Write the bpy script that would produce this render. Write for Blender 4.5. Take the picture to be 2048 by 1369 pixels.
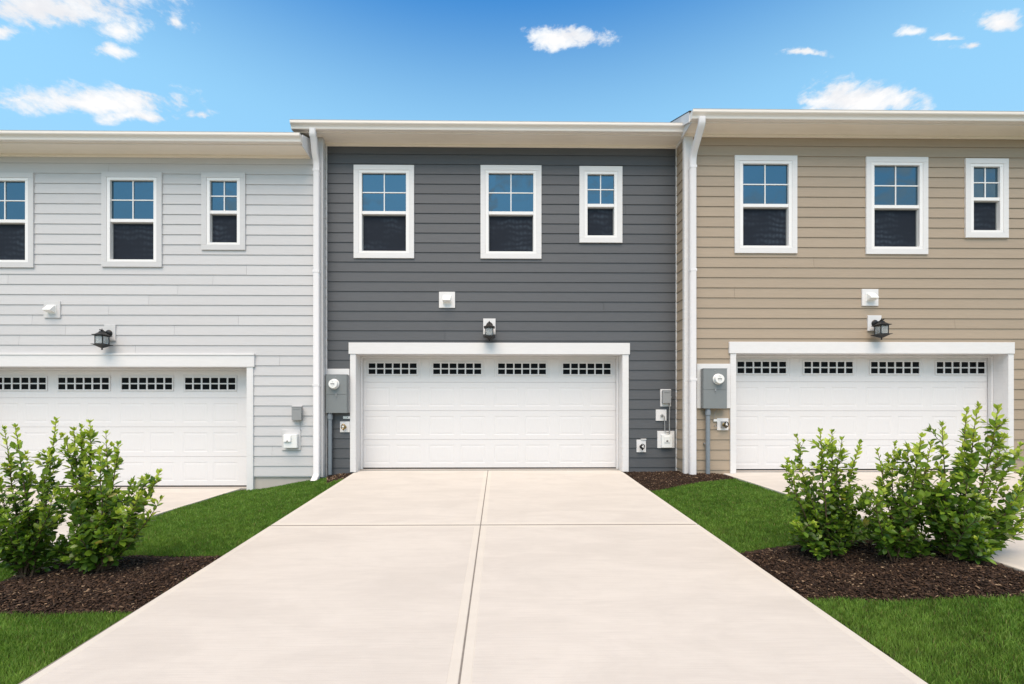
import bpy, bmesh, math, random
import numpy as np
from mathutils import Vector, Matrix

for o in list(bpy.data.objects):
    bpy.data.objects.remove(o, do_unlink=True)
S = bpy.context.scene
COL = S.collection
R = math.radians

# ------------------------------------------------------------ camera
F, CX, CY, HC, YAW = 910.0, 1011.0, 828.0, 1.043, R(0.7)
cd = bpy.data.cameras.new('camera')
cam = bpy.data.objects.new('camera', cd); COL.objects.link(cam)
cam.location = (0, 0, HC)
cam.rotation_euler = (R(90), 0, -YAW)
cd.sensor_width = 36; cd.lens = F / 2048 * 36
cd.shift_x = (1024 - CX) / 2048
cd.shift_y = (CY - 684.5) / 2048
cd.clip_start = 0.05; cd.clip_end = 3000
S.camera = cam

# ------------------------------------------------------------ light, exposure
SUN_EL, SUN_AZ = R(62), R(12)      # sun stands high in front of the facades, a little to the left
SUN_STRENGTH, SUN_ANGLE, SKY = 3.3, R(50), 0.06
EXPOSURE = 0.55
sd = bpy.data.lights.new('sun', 'SUN'); sun = bpy.data.objects.new('sun', sd); COL.objects.link(sun)
sd.energy = SUN_STRENGTH; sd.angle = SUN_ANGLE; sd.color = (1.0, 0.81, 0.63)
sdir = Vector((-math.sin(SUN_AZ) * math.cos(SUN_EL), -math.cos(SUN_AZ) * math.cos(SUN_EL), math.sin(SUN_EL)))
sun.rotation_euler = sdir.to_track_quat('Z', 'Y').to_euler()
sun.location = (0, 0, 30)
S.view_settings.view_transform = 'Standard'; S.view_settings.look = 'None'
S.view_settings.gamma = 1; S.view_settings.exposure = EXPOSURE
S.view_settings.use_curve_mapping = False


class NT:
    def __init__(s, tree): s.t = tree; s.n = tree.nodes; s.l = tree.links
    def new(s, typ, **kw):
        n = s.n.new(typ)
        for k, v in kw.items():
            if k.startswith('i_'):
                key = k[2:]; key = int(key) if key.isdigit() else key.replace('_', ' ')
                if hasattr(v, 'links') or isinstance(v, bpy.types.NodeSocket): s.l.new(v, n.inputs[key])
                else: n.inputs[key].default_value = v
            else: setattr(n, k, v)
        return n
    def math(s, op, a, b=None, c=None, clamp=False):
        n = s.n.new('ShaderNodeMath'); n.operation = op; n.use_clamp = clamp
        for i, v in enumerate((a, b, c)):
            if v is None: continue
            if isinstance(v, bpy.types.NodeSocket): s.l.new(v, n.inputs[i])
            else: n.inputs[i].default_value = v
        return n.outputs[0]
    def mix(s, fac, a, b, blend='MIX'):
        n = s.n.new('ShaderNodeMix'); n.data_type = 'RGBA'; n.blend_type = blend
        for i, v in ((0, fac), (6, a), (7, b)):
            if isinstance(v, bpy.types.NodeSocket): s.l.new(v, n.inputs[i])
            elif i == 0: n.inputs[0].default_value = v
            else: n.inputs[i].default_value = tuple(v) + (1,) if len(v) == 3 else v
        return n.outputs[2]
    def ramp(s, fac, p0, p1, c0=(0, 0, 0), c1=(1, 1, 1)):
        n = s.n.new('ShaderNodeMapRange'); n.interpolation_type = 'SMOOTHSTEP'
        s.l.new(fac, n.inputs[0]); n.inputs[1].default_value = p0; n.inputs[2].default_value = p1
        return n.outputs[0]
    def noise(s, vec, scale, detail=4, rough=0.55, dist=0):
        n = s.n.new('ShaderNodeTexNoise'); s.l.new(vec, n.inputs['Vector'])
        n.inputs['Scale'].default_value = scale; n.inputs['Detail'].default_value = detail
        n.inputs['Roughness'].default_value = rough; n.inputs['Distortion'].default_value = dist
        return n.outputs['Fac']
    def vscale(s, vec, sc):
        n = s.n.new('ShaderNodeVectorMath'); n.operation = 'MULTIPLY'; s.l.new(vec, n.inputs[0]); n.inputs[1].default_value = sc
        return n.outputs[0]

# ---- world: physical sky with small fair weather clouds
W = bpy.data.worlds.new('World'); S.world = W; W.use_nodes = True
nt = NT(W.node_tree); nt.n.clear()
sky = nt.new('ShaderNodeTexSky'); sky.sky_type = 'NISHITA'; sky.sun_disc = False
sky.sun_elevation = SUN_EL; sky.sun_rotation = math.atan2(sdir.x, sdir.y)
sky.air_density = 1.0; sky.dust_density = 0.6; sky.ozone_density = 1.6; sky.altitude = 50
tc = nt.new('ShaderNodeTexCoord'); D = tc.outputs['Generated']
sep = nt.new('ShaderNodeSeparateXYZ'); nt.l.new(D, sep.inputs[0])
dx, dy, dz = sep.outputs
hz = nt.math('SQRT', nt.math('ADD', nt.math('MULTIPLY', dx, dx), nt.math('MULTIPLY', dy, dy)))
elev = nt.math('ARCTAN2', dz, hz)
# deeper blue overhead, milky towards the horizon, the same all the way round
deep = nt.ramp(elev, R(30), R(48.5)); low = nt.ramp(elev, R(5), R(32))
tint = nt.mix(deep, nt.mix(low, (1.9, 1.95, 1.7), (3.2, 4.15, 3.5)), (0.02, 1.55, 2.75))
tint = nt.mix(nt.ramp(elev, R(44), R(62)), tint, (0.38, 0.80, 1.15))
skyc = nt.mix(1.0, sky.outputs[0], tint, 'MULTIPLY')
az = nt.math('ARCTAN2', dx, dy)
nv = nt.new('ShaderNodeCombineXYZ'); nt.l.new(nt.math('MULTIPLY', az, 1.0), nv.inputs[0]); nt.l.new(nt.math('MULTIPLY', elev, 1.9), nv.inputs[1])
nv = nv.outputs[0]
n1 = nt.noise(nv, 9, 7, 0.62, 0.3)
n2 = nt.noise(nv, 30, 8, 0.68, 0.3)
fine = nt.math('ADD', nt.math('MULTIPLY', nt.math('SUBTRACT', n1, 0.5), 3.4), nt.math('MULTIPLY', nt.math('SUBTRACT', n2, 0.5), 2.7))
# named clouds: (azimuth, elevation, half width, half height, strength)
def dirang(px, py):
    d = Vector(((px - CX) / F * math.cos(YAW) + math.sin(YAW), -(px - CX) / F * math.sin(YAW) + math.cos(YAW), (CY - py) / F))
    return d.x / d.y, d.z / d.y
gy = nt.math('MAXIMUM', dy, 0.02)
wa = nt.noise(D, 7, 4, 0.6); wb = nt.noise(nt.vscale(D, (1.3, 1.3, 1.7)), 9, 4, 0.6)
gu = nt.math('ADD', nt.math('DIVIDE', dx, gy), nt.math('MULTIPLY', nt.math('SUBTRACT', wa, 0.5), 0.20))
gw = nt.math('ADD', nt.math('DIVIDE', dz, gy), nt.math('MULTIPLY', nt.math('SUBTRACT', wb, 0.5), 0.075))      # bearing and rise over the roofs
behind = nt.math('MULTIPLY', nt.math('LESS_THAN', dy, 0.03), -9)
CL = [(95, 22, 190, 52, 1.0), (225, 60, 70, 26, .6), (326, 42, 36, 30, .35), (213, 106, 42, 16, .75), (12, 72, 45, 16, .6),
      (190, 208, 165, 34, 1.0), (265, 234, 110, 17, .7), (392, 228, 36, 13, .7), (45, 200, 70, 14, .1),
      (1126, 77, 72, 22, 1.0), (1606, 106, 52, 12, .7), (1725, 203, 86, 34, 1.25), (1650, 206, 60, 12, .6),
      (1996, 50, 58, 22, .8), (1932, 90, 52, 15, .7), (1890, 73, 34, 9, .4), (1832, 64, 36, 12, .2)]
mask = None
for (px, py, a, b, st) in CL:
    a0, e0 = dirang(px, py); a1, _ = dirang(px + a, py); _, e1 = dirang(px, py - b)
    ea = nt.math('DIVIDE', nt.math('SUBTRACT', gu, a0), abs(a1 - a0))
    eb = nt.math('DIVIDE', nt.math('SUBTRACT', gw, e0), abs(e1 - e0))
    # flatter base: distances below the centre count more
    eb = nt.math('MAXIMUM', eb, nt.math('MULTIPLY', eb, -1.45))
    r2 = nt.math('ADD', nt.math('MULTIPLY', ea, ea), nt.math('MULTIPLY', eb, eb))
    v = nt.math('MULTIPLY', nt.math('SUBTRACT', 1.05, nt.math('SQRT', r2)), 1.15)
    v = nt.math('ADD', v, (st - 1.0) * 0.75)
    v = nt.math('MAXIMUM', v, -3)
    mask = v if mask is None else nt.math('MAXIMUM', mask, v)
mask = nt.math('ADD', mask, behind)
# scattered clouds of the same kind in the rest of the sky
big = nt.noise(nv, 2.3, 2, 0.5)
rest = nt.math('MULTIPLY', nt.math('SUBTRACT', big, 0.535), 5)
outside = nt.ramp(nt.math('ABSOLUTE', az), 0.92, 1.15)
rest = nt.math('ADD', rest, nt.math('MULTIPLY', nt.math('SUBTRACT', 1.0, outside), -9))
mask = nt.math('MAXIMUM', mask, rest)
dens = nt.math('ADD', mask, nt.math('MULTIPLY', fine, 0.95))
cm = nt.ramp(dens, -0.30, 0.72)
body = nt.ramp(dens, 0.3, 1.3)
ccol = nt.mix(body, (9.6, 10.4, 11.2), (12.2, 11.9, 11.7))
ccol = nt.mix(nt.ramp(n1, 0.35, 0.62), (9.9, 9.9, 10.2), ccol)
allc = nt.mix(nt.math('MULTIPLY', cm, 0.97), skyc, ccol)
bg = nt.new('ShaderNodeBackground'); nt.l.new(allc, bg.inputs[0]); bg.inputs[1].default_value = SKY
wo = nt.new('ShaderNodeOutputWorld'); nt.l.new(bg.outputs[0], wo.inputs[0])

# ------------------------------------------------------------ pixel rays -> points of the place
def ray(px, py):
    u, w = (px - CX) / F, (CY - py) / F
    return Vector((u * math.cos(YAW) + math.sin(YAW), -u * math.sin(YAW) + math.cos(YAW), w))
def at(px, py, Y):
    d = ray(px, py); t = Y / d.y
    return Vector((d.x * t, Y, HC + d.z * t))
def X(px, Y): return at(px, CY, Y).x
def Z(py, Y, px=1000): return at(px, py, Y).z

YG, YL, YB = 8.31, 8.13, 7.92           # fronts of the grey, the pale and the tan wall
XL, XR = X(644, YL), X(1371, YB)        # corners where the neighbours step forward
def zC(y): return -0.012 - 0.068 * (8.45 - y)
def zL(y): return -0.300 - 0.010 * (8.2 - y)
def zR(y): return 0.004 - 0.027 * (8.0 - y)
EL, CL0, CR0, ER = -4.66, -2.62, 2.26, 3.90
def skew(x, y):      # the middle driveway widens a touch towards the alley
    return x + np.where(abs(x - 2.27) < .02, (8.4 - y) * .0135 - .02, np.where(abs(x + 2.62) < .02, (8.4 - y) * .009 - .03, 0.0))
def H(x, y):
    x = np.asarray(x, float); y = np.asarray(y, float)
    c, l, r = zC(y), zL(y), zR(y)
    t = np.clip((x - EL) / (CL0 - EL), 0, 1); t = t * t * (3 - 2 * t)
    s = np.clip((x - CR0) / (ER - CR0), 0, 1); s = s * s * (3 - 2 * s)
    return np.where(x < 0, l + (c - l) * t, c + (r - c) * s)
def ground(px, py):
    d = ray(px, py); z = -0.3
    for _ in range(40):
        t = (z - HC) / d.z
        z = 0.5 * z + 0.5 * float(H(d.x * t, d.y * t))
    t = (z - HC) / d.z
    return (d.x * t, d.y * t)

# ------------------------------------------------------------ materials
def principled(name):
    m = bpy.data.materials.new(name); m.use_nodes = True
    n = NT(m.node_tree); n.n.clear()
    b = n.new('ShaderNodeBsdfPrincipled'); o = n.new('ShaderNodeOutputMaterial'); n.l.new(b.outputs[0], o.inputs[0])
    g = n.new('ShaderNodeNewGeometry')
    return m, n, b, g.outputs['Position']
def bump(n, b, h, strength, dist):
    bp = n.new('ShaderNodeBump'); bp.inputs['Strength'].default_value = strength; bp.inputs['Distance'].default_value = dist
    n.l.new(h, bp.inputs['Height']); n.l.new(bp.outputs[0], b.inputs['Normal'])
def painted(name, col, rough=0.5, var=0.06, grain=(1.5, 1.5, 30), gs=0.0015, dirt=0.06, rnd=0.04):
    m, n, b, P = principled(name)
    gr = n.noise(n.vscale(P, grain), 3, 5, 0.6)
    big = n.noise(P, 0.9, 4, 0.55)
    c = n.mix(n.ramp(gr, 0.3, 0.7), tuple(k * (1 - var) for k in col), tuple(min(1, k * (1 + var)) for k in col))
    c = n.mix(n.math('MULTIPLY', n.ramp(big, 0.45, 0.75), dirt * 4), c, tuple(k * (1 - dirt) * f for k, f in zip(col, (1, .985, .96))))
    oi = n.new('ShaderNodeObjectInfo')
    f = n.math('MULTIPLY_ADD', oi.outputs['Random'], 2 * rnd, 1 - rnd)
    hs = n.new('ShaderNodeHueSaturation'); n.l.new(c, hs.inputs['Color']); n.l.new(f, hs.inputs['Value'])
    n.l.new(hs.outputs[0], b.inputs['Base Color'])
    b.inputs['Roughness'].default_value = rough
    bump(n, b, gr, 0.5, gs)
    return m
def plain(name, col, rough=0.5, metal=0.0, spec=0.5, var=0.08, scale=25, gs=0.0006):
    m, n, b, P = principled(name)
    nz = n.noise(P, scale, 4)
    n.l.new(n.mix(nz, tuple(k * (1 - var) for k in col), tuple(min(1, k * (1 + var)) for k in col)), b.inputs['Base Color'])
    b.inputs['Roughness'].default_value = rough; b.inputs['Metallic'].default_value = metal
    b.inputs['Specular IOR Level'].default_value = spec
    bump(n, b, nz, 0.4, gs)
    return m
WG = (0.4, 1, 14)
M = {}
M['sid_pale'] = painted('pale_grey_siding', (0.53, 0.525, 0.532), 0.6, 0.035, (1.2, 1.2, 40), 0.0016, 0.03, 0.025)
M['sid_grey'] = painted('slate_grey_siding', (0.076, 0.080, 0.088), 0.55, 0.07, (1.2, 1.2, 40), 0.0016, 0.05, 0.05)
M['sid_tan'] = painted('tan_siding', (0.350, 0.279, 0.206), 0.6, 0.05, (1.2, 1.2, 40), 0.0016, 0.04, 0.035)
M['trim'] = painted('white_trim_paint', (0.69, 0.68, 0.68), 0.5, 0.02, (2, 2, 14), 0.0008, 0.03, 0.01)
M['trim_pale'] = painted('pale_grey_trim_paint', (0.57, 0.562, 0.565), 0.5, 0.02, (2, 2, 14), 0.0008, 0.03, 0.01)
M['vinyl'] = plain('white_vinyl', (0.80, 0.785, 0.775), 0.35, var=0.01)
M['soffit'] = painted('bounce_warmed_soffit_paint', (0.90, 0.82, 0.71), 0.55, 0.02, (1, 6, 6), 0.0008, 0.04, 0.01)  # raised warm tone stands in for light bounced up from the concrete
M['gutter'] = plain('white_aluminium', (0.80, 0.74, 0.68), 0.4, 0, 0.5, 0.02, 3)
M['door'] = painted('garage_door_paint', (0.685, 0.67, 0.67), 0.45, 0.015, (40, 1, 2), 0.0006, 0.035, 0.006)
M['spout'] = plain('white_downspout_paint', (0.74, 0.72, 0.73), 0.35, 0, 0.5, 0.02, 8)
M['steel'] = plain('grey_enclosure_paint', (0.19, 0.205, 0.21), 0.45, 0.0, 0.5, 0.05, 12)
M['steel_light'] = plain('light_grey_enclosure_paint', (0.27, 0.275, 0.28), 0.45, 0.0, 0.5, 0.06, 12)
M['conduit'] = plain('grey_plastic_conduit', (0.20, 0.23, 0.26), 0.45, 0.0, 0.5, 0.08, 14)
M['plastic'] = plain('white_plastic', (0.78, 0.78, 0.765), 0.35, var=0.02)
M['black'] = plain('black_metal', (0.008, 0.008, 0.009), 0.45, 0.0, 0.4, 0.2, 40)
M['brass'] = plain('aged_brass', (0.33, 0.24, 0.11), 0.35, 0.9, 0.5, 0.3, 60)
M['dark'] = plain('dark_interior', (0.01, 0.01, 0.012), 0.8)
M['ink'] = plain('dark_print', (0.03, 0.03, 0.035), 0.6)
M['rubber'] = plain('black_rubber', (0.012, 0.012, 0.013), 0.8)
M['shingle'] = plain('dark_roof_shingle', (0.05, 0.048, 0.047), 0.9, 0, 0.3, 0.5, 14, 0.01)
M['found'] = plain('foundation_concrete', (0.47, 0.43, 0.39), 0.85, 0, 0.3, 0.08, 6, 0.004)
M['joint'] = plain('joint_sealant', (0.20, 0.18, 0.16), 0.9, 0, 0.3, 0.3, 30, 0.002)
M['asphalt'] = plain('asphalt', (0.05, 0.05, 0.052), 0.9, 0, 0.3, 0.3, 40, 0.006)
M['wood'] = plain('shrub_bark', (0.10, 0.065, 0.04), 0.85, 0, 0.3, 0.35, 60, 0.002)

def glass_up():
    m, n, b, P = principled('window_glass')
    b.inputs['Base Color'].default_value = (0.008, 0.022, 0.035, 1); b.inputs['Roughness'].default_value = 0.6; b.inputs['Specular IOR Level'].default_value = 0.08
    g = n.new('ShaderNodeBsdfGlossy'); g.inputs['Roughness'].default_value = 0.015; g.inputs['Color'].default_value = (0.43, 0.72, 0.93, 1)
    nz = n.noise(n.vscale(P, (1, 1, .7)), 1.6, 1)
    bp = n.new('ShaderNodeBump'); bp.inputs['Strength'].default_value = 0.3; bp.inputs['Distance'].default_value = 0.03
    n.l.new(nz, bp.inputs['Height']); n.l.new(bp.outputs[0], g.inputs['Normal'])
    lw = n.new('ShaderNodeLayerWeight'); lw.inputs[0].default_value = 0.25
    f = n.math('ADD', n.math('MULTIPLY', lw.outputs['Fresnel'], 0.15), 0.175)
    mx = n.new('ShaderNodeMixShader'); n.l.new(f, mx.inputs[0]); n.l.new(b.outputs[0], mx.inputs[1]); n.l.new(g.outputs[0], mx.inputs[2])
    o = [k for k in n.n if k.type == 'OUTPUT_MATERIAL'][0]; n.l.new(mx.outputs[0], o.inputs[0])
    return m
M['glass'] = glass_up()
def screen():
    m, n, b, P = principled('insect_screen_mesh')
    # moire of the woven mesh over its own reflection: soft ripples
    w1 = n.new('ShaderNodeTexWave'); w1.bands_direction = 'Z'; n.l.new(P, w1.inputs[0]); w1.inputs['Scale'].default_value = 3.2
    w1.inputs['Distortion'].default_value = 6; w1.inputs['Detail'].default_value = 3; w1.inputs['Detail Scale'].default_value = 1.4
    w2 = n.new('ShaderNodeTexWave'); w2.bands_direction = 'X'; n.l.new(P, w2.inputs[0]); w2.inputs['Scale'].default_value = 4.4
    w2.inputs['Distortion'].default_value = 4; w2.inputs['Detail'].default_value = 2
    k = n.math('MULTIPLY', w1.outputs['Fac'], n.math('MULTIPLY_ADD', w2.outputs['Fac'], 0.5, 0.5))
    big = n.ramp(n.noise(P, 2.2, 2), 0.35, 0.7)
    k = n.math('MULTIPLY', k, big)
    n.l.new(n.mix(k, (0.015, 0.020, 0.030), (0.038, 0.052, 0.071)), b.inputs['Base Color'])
    b.inputs['Roughness'].default_value = 0.7; b.inputs['Specular IOR Level'].default_value = 0.12
    return m
M['screen'] = screen()
def pane():
    m, n, b, P = principled('garage_pane_glass')
    b.inputs['Base Color'].default_value = (0.004, 0.005, 0.007, 1); b.inputs['Roughness'].default_value = 0.25
    b.inputs['Specular IOR Level'].default_value = 0.06
    bump(n, b, n.noise(P, 3, 1), 0.2, 0.02)
    return m
M['pane'] = pane()
def lampglass():
    m, n, b, P = principled('lantern_glass')
    w = n.new('ShaderNodeTexWave'); n.l.new(P, w.inputs[0]); w.inputs['Scale'].default_value = 30; w.inputs['Distortion'].default_value = 2
    b.inputs['Base Color'].default_value = (0.75, 0.78, 0.79, 1); b.inputs['Roughness'].default_value = 0.15
    b.inputs['Transmission Weight'].default_value = 0.75; b.inputs['IOR'].default_value = 1.2
    bump(n, b, w.outputs['Fac'], 0.4, 0.002)
    return m
M['lampglass'] = lampglass()
def concrete(name, smooth):
    m, n, b, P = principled(name)
    br = n.noise(n.vscale(P, (1.0, 42, 42)), 3.0, 6, 0.65)           # broom strokes across the drive
    blot = n.noise(n.vscale(P, (.8, 2.2, 1)), 1.3, 6, 0.65, 0.6)
    mott = n.noise(P, 7, 5, 0.6)
    sp = n.noise(P, 140, 2, 0.5)
    A, B = ((0.53, 0.495, 0.445), (0.565, 0.53, 0.475)) if smooth else ((0.495, 0.462, 0.422), (0.555, 0.520, 0.475))
    c = n.mix(n.ramp(blot, 0.3, 0.7), A, B)
    c = n.mix(n.math('MULTIPLY', n.ramp(mott, 0.45, 0.8), 0.22), c, tuple(k * 0.90 for k in A))
    if not smooth:
        c = n.mix(n.math('MULTIPLY', n.ramp(br, 0.42, 0.7), 0.36), c, tuple(k * 0.86 for k in A))
    c = n.mix(n.math('MULTIPLY', n.ramp(sp, 0.66, 0.8), 0.35), c, (0.36, 0.31, 0.27))
    n.l.new(c, b.inputs['Base Color'])
    b.inputs['Roughness'].default_value = 0.85; b.inputs['Specular IOR Level'].default_value = 0.25
    bump(n, b, n.math('ADD', n.math('MULTIPLY', br, 0.2 if smooth else 1.0), n.math('MULTIPLY', sp, 0.35)), 0.6, 0.0022)
    return m
M['conc'] = concrete('broomed_concrete', False); M['conc_edge'] = concrete('trowelled_concrete_edge', True)
def soil(name, a, bcol):
    m, n, b, P = principled(name)
    f1 = n.noise(P, 30, 6, 0.7)
    n.l.new(n.mix(n.ramp(f1, 0.3, 0.7), a, bcol), b.inputs['Base Color']); b.inputs['Roughness'].default_value = 0.95
    b.inputs['Specular IOR Level'].default_value = 0.2
    bump(n, b, f1, 1.0, 0.02)
    return m
M['lawn_soil'] = soil('lawn_thatch', (0.02, 0.035, 0.008), (0.05, 0.07, 0.018))
M['mulch_soil'] = soil('mulch_base', (0.010, 0.006, 0.004), (0.035, 0.02, 0.012))
M['far_ground'] = soil('distant_grass', (0.03, 0.06, 0.015), (0.06, 0.10, 0.03))
def chip(name, a, bcol):
    m, n, b, P = principled(name)
    n.l.new(n.mix(n.ramp(n.noise(P, 45, 3), 0.35, 0.65), a, bcol), b.inputs['Base Color']); b.inputs['Roughness'].default_value = 0.8
    b.inputs['Specular IOR Level'].default_value = 0.3
    return m
M['chip1'] = chip('dark_bark_chip', (0.016, 0.009, 0.006), (0.044, 0.024, 0.015))
M['chip2'] = chip('brown_bark_chip', (0.042, 0.023, 0.013), (0.09, 0.05, 0.029))
M['chip3'] = chip('pale_wood_chip', (0.16, 0.10, 0.06), (0.36, 0.25, 0.16))
def leafmat(name, col, trans, rough=0.33, spec=0.5):
    m = bpy.data.materials.new(name); m.use_nodes = True
    n = NT(m.node_tree); n.n.clear()
    g = n.new('ShaderNodeNewGeometry'); P = g.outputs['Position']
    nz = n.ramp(n.noise(P, 11, 3), 0.3, 0.7)
    c = n.mix(nz, tuple(k * 0.72 for k in col), tuple(k * 1.25 for k in col))
    b = n.new('ShaderNodeBsdfPrincipled'); n.l.new(c, b.inputs['Base Color']); b.inputs['Roughness'].default_value = rough
    b.inputs['Specular IOR Level'].default_value = spec
    t = n.new('ShaderNodeBsdfTranslucent'); n.l.new(n.mix(0.5, c, trans), t.inputs[0])
    mx = n.new('ShaderNodeMixShader'); mx.inputs[0].default_value = 0.36
    n.l.new(b.outputs[0], mx.inputs[1]); n.l.new(t.outputs[0], mx.inputs[2])
    o = n.new('ShaderNodeOutputMaterial'); n.l.new(mx.outputs[0], o.inputs[0])
    return m
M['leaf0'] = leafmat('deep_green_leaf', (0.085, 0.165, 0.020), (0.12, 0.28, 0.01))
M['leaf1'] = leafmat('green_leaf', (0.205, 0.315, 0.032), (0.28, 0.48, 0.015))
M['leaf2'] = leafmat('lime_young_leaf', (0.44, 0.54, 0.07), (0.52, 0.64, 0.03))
M['leaf3'] = leafmat('fading_yellow_leaf', (0.30, 0.28, 0.04), (0.5, 0.42, 0.03))
M['blade0'] = leafmat('grass_blade', (0.088, 0.185, 0.024), (0.20, 0.42, 0.01), 0.5, 0.3)
M['blade1'] = leafmat('light_grass_blade', (0.190, 0.310, 0.055), (0.34, 0.52, 0.02), 0.5, 0.3)
M['blade2'] = leafmat('dry_grass_blade', (0.26, 0.22, 0.09), (0.3, 0.25, 0.08), 0.6, 0.2)

# ------------------------------------------------------------ mesh helpers
class MB:
    def __init__(s): s.v = []; s.f = []; s.m = []; s.sm = False
    def face(s, pts, m=0):
        i = len(s.v); s.v += [tuple(p) for p in pts]; s.f.append(tuple(range(i, i + len(pts)))); s.m.append(m)
    def box(s, x0, x1, y0, y1, z0, z1, m=0):
        i = len(s.v)
        s.v += [(x, y, z) for z in (z0, z1) for y in (y0, y1) for x in (x0, x1)]
        for q in ((0, 2, 3, 1), (4, 5, 7, 6), (0, 1, 5, 4), (1, 3, 7, 5), (3, 2, 6, 7), (2, 0, 4, 6)):
            s.f.append(tuple(i + k for k in q)); s.m.append(m)
        return s
    def hull8(s, P, m=0):      # 8 points ordered as in box
        i = len(s.v); s.v += [tuple(p) for p in P]
        for q in ((0, 2, 3, 1), (4, 5, 7, 6), (0, 1, 5, 4), (1, 3, 7, 5), (3, 2, 6, 7), (2, 0, 4, 6)):
            s.f.append(tuple(i + k for k in q)); s.m.append(m)
        return s
    def prism(s, prof, x0, x1, m=0):     # profile in (y, z) swept along x
        n = len(prof); i = len(s.v)
        s.v += [(x0, y, z) for y, z in prof] + [(x1, y, z) for y, z in prof]
        for k in range(n):
            j = (k + 1) % n; s.f.append((i + k, i + j, i + n + j, i + n + k)); s.m.append(m)
        s.f.append(tuple(i + k for k in range(n))); s.m.append(m)
        s.f.append(tuple(i + n + k for k in reversed(range(n)))); s.m.append(m)
        return s
    def lathe(s, prof, c, axis='Z', seg=20, m=0, square=False):     # prof (radius, height)
        i = len(s.v); n = len(prof)
        for k in range(seg):
            a = 2 * math.pi * (k + (0.5 if square else 0)) / seg
            rr = 1 / math.cos(math.pi / 4) if square else 1
            for r, h in prof:
                p, q = r * rr * math.cos(a), r * rr * math.sin(a)
                s.v.append((c[0] + p, c[1] + q, c[2] + h) if axis == 'Z' else (c[0] + p, c[1] - h, c[2] + q))
        for k in range(seg):
            j = (k + 1) % seg
            for t in range(n - 1):
                s.f.append((i + k * n + t, i + j * n + t, i + j * n + t + 1, i + k * n + t + 1)); s.m.append(m)
        s.f.append(tuple(i + k * n for k in range(seg))); s.m.append(m)
        s.f.append(tuple(i + k * n + n - 1 for k in range(seg))); s.m.append(m)
        return s
    def tube(s, pts, r, seg=8, m=0, r1=None):
        pts = [Vector(p) for p in pts]; i = len(s.v); n = len(pts)
        up = Vector((0.13, 0.21, 0.97))
        for k, p in enumerate(pts):
            d = (pts[min(k + 1, n - 1)] - pts[max(k - 1, 0)]).normalized()
            a = d.cross(up if abs(d.dot(up)) < 0.95 else Vector((1, 0, 0))).normalized(); b = d.cross(a)
            rr = r if r1 is None else r + (r1 - r) * k / (n - 1)
            for q in range(seg):
                t = 2 * math.pi * q / seg; s.v.append(tuple(p + a * rr * math.cos(t) + b * rr * math.sin(t)))
        for k in range(n - 1):
            for q in range(seg):
                w = (q + 1) % seg
                s.f.append((i + k * seg + q, i + k * seg + w, i + (k + 1) * seg + w, i + (k + 1) * seg + q)); s.m.append(m)
        s.f.append(tuple(i + q for q in range(seg))); s.m.append(m)
        s.f.append(tuple(i + (n - 1) * seg + q for q in range(seg))); s.m.append(m)
        return s
    def build(s, name, mats, parent=None, bevel=0, org=None, smooth=False, bseg=2):
        me = bpy.data.meshes.new(name)
        me.from_pydata(s.v, [], s.f); me.polygons.foreach_set('material_index', s.m)
        bm = bmesh.new(); bm.from_mesh(me)
        if smooth or bevel: bmesh.ops.remove_doubles(bm, verts=bm.verts, dist=1e-6)
        bmesh.ops.recalc_face_normals(bm, faces=bm.faces)
        if bevel:
            es = [e for e in bm.edges if len(e.link_faces) == 2 and e.calc_face_angle(0) > 0.5]
            bmesh.ops.bevel(bm, geom=es, offset=bevel, segments=bseg, profile=0.6, affect='EDGES', clamp_overlap=True)
        bm.to_mesh(me); bm.free()
        for k in (mats if isinstance(mats, (list, tuple)) else [mats]): me.materials.append(k)
        if smooth:
            me.polygons.foreach_set('use_smooth', [True] * len(me.polygons))
            me.set_sharp_from_angle(angle=R(38))
        o = bpy.data.objects.new(name, me); COL.objects.link(o)
        if org is None and parent is not None:
            p = parent
            org = Vector((0, 0, 0))
            while p is not None: org += p.location; p = p.parent
        if org is not None:
            me.transform(Matrix.Translation(-Vector(org)))
            if parent is None: o.location = org
        o.parent = parent
        return o
def tag(o, label=None, cat=None, group=None, kind=None):
    if label: o['label'] = label
    if cat: o['category'] = cat
    if group: o['group'] = group
    if kind: o['kind'] = kind
    return o
def thing(name, loc, label, cat, group=None):
    o = bpy.data.objects.new(name, None); COL.objects.link(o); o.location = loc; o.empty_display_size = 0.1
    return tag(o, label, cat, group)
def Bx(*a): return MB().box(*a)

# ------------------------------------------------------------ ground
def point_in(poly, x, y):
    x = np.asarray(x, float); y = np.asarray(y, float); r = np.zeros(x.shape, bool); n = len(poly)
    for i in range(n):
        x0, y0 = poly[i]; x1, y1 = poly[(i + 1) % n]
        if y0 == y1: continue
        c = ((y0 > y) != (y1 > y)) & (x < (x1 - x0) * (y - y0) / (y1 - y0) + x0)
        r ^= c
    return r
LBED = [ground(*p) for p in [(440, 1109), (350, 1109), (285, 1107), (200, 1110), (130, 1118), (60, 1133), (0, 1160), (-90, 1185), (-160, 1205), (-90, 1222), (0, 1224), (100, 1223), (200, 1220), (252, 1221)]]
LBED[0] = (CL0 + 0.02, LBED[0][1]); LBED[-1] = (CL0 + 0.02, LBED[-1][1])
RBED = [ground(*p) for p in [(1488, 1103), (1540, 1092), (1600, 1084), (1700, 1078), (1800, 1078), (1870, 1084)]] + [(ER + .02, 4.05), (ER + .02, 2.62)] + \
       [ground(*p) for p in [(2048, 1187), (1900, 1192), (1780, 1196), (1680, 1192), (1630, 1194)]]
RBED[0] = (CR0 - 0.02, RBED[0][1]); RBED[-1] = (CR0 - 0.02, RBED[-1][1])
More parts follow.
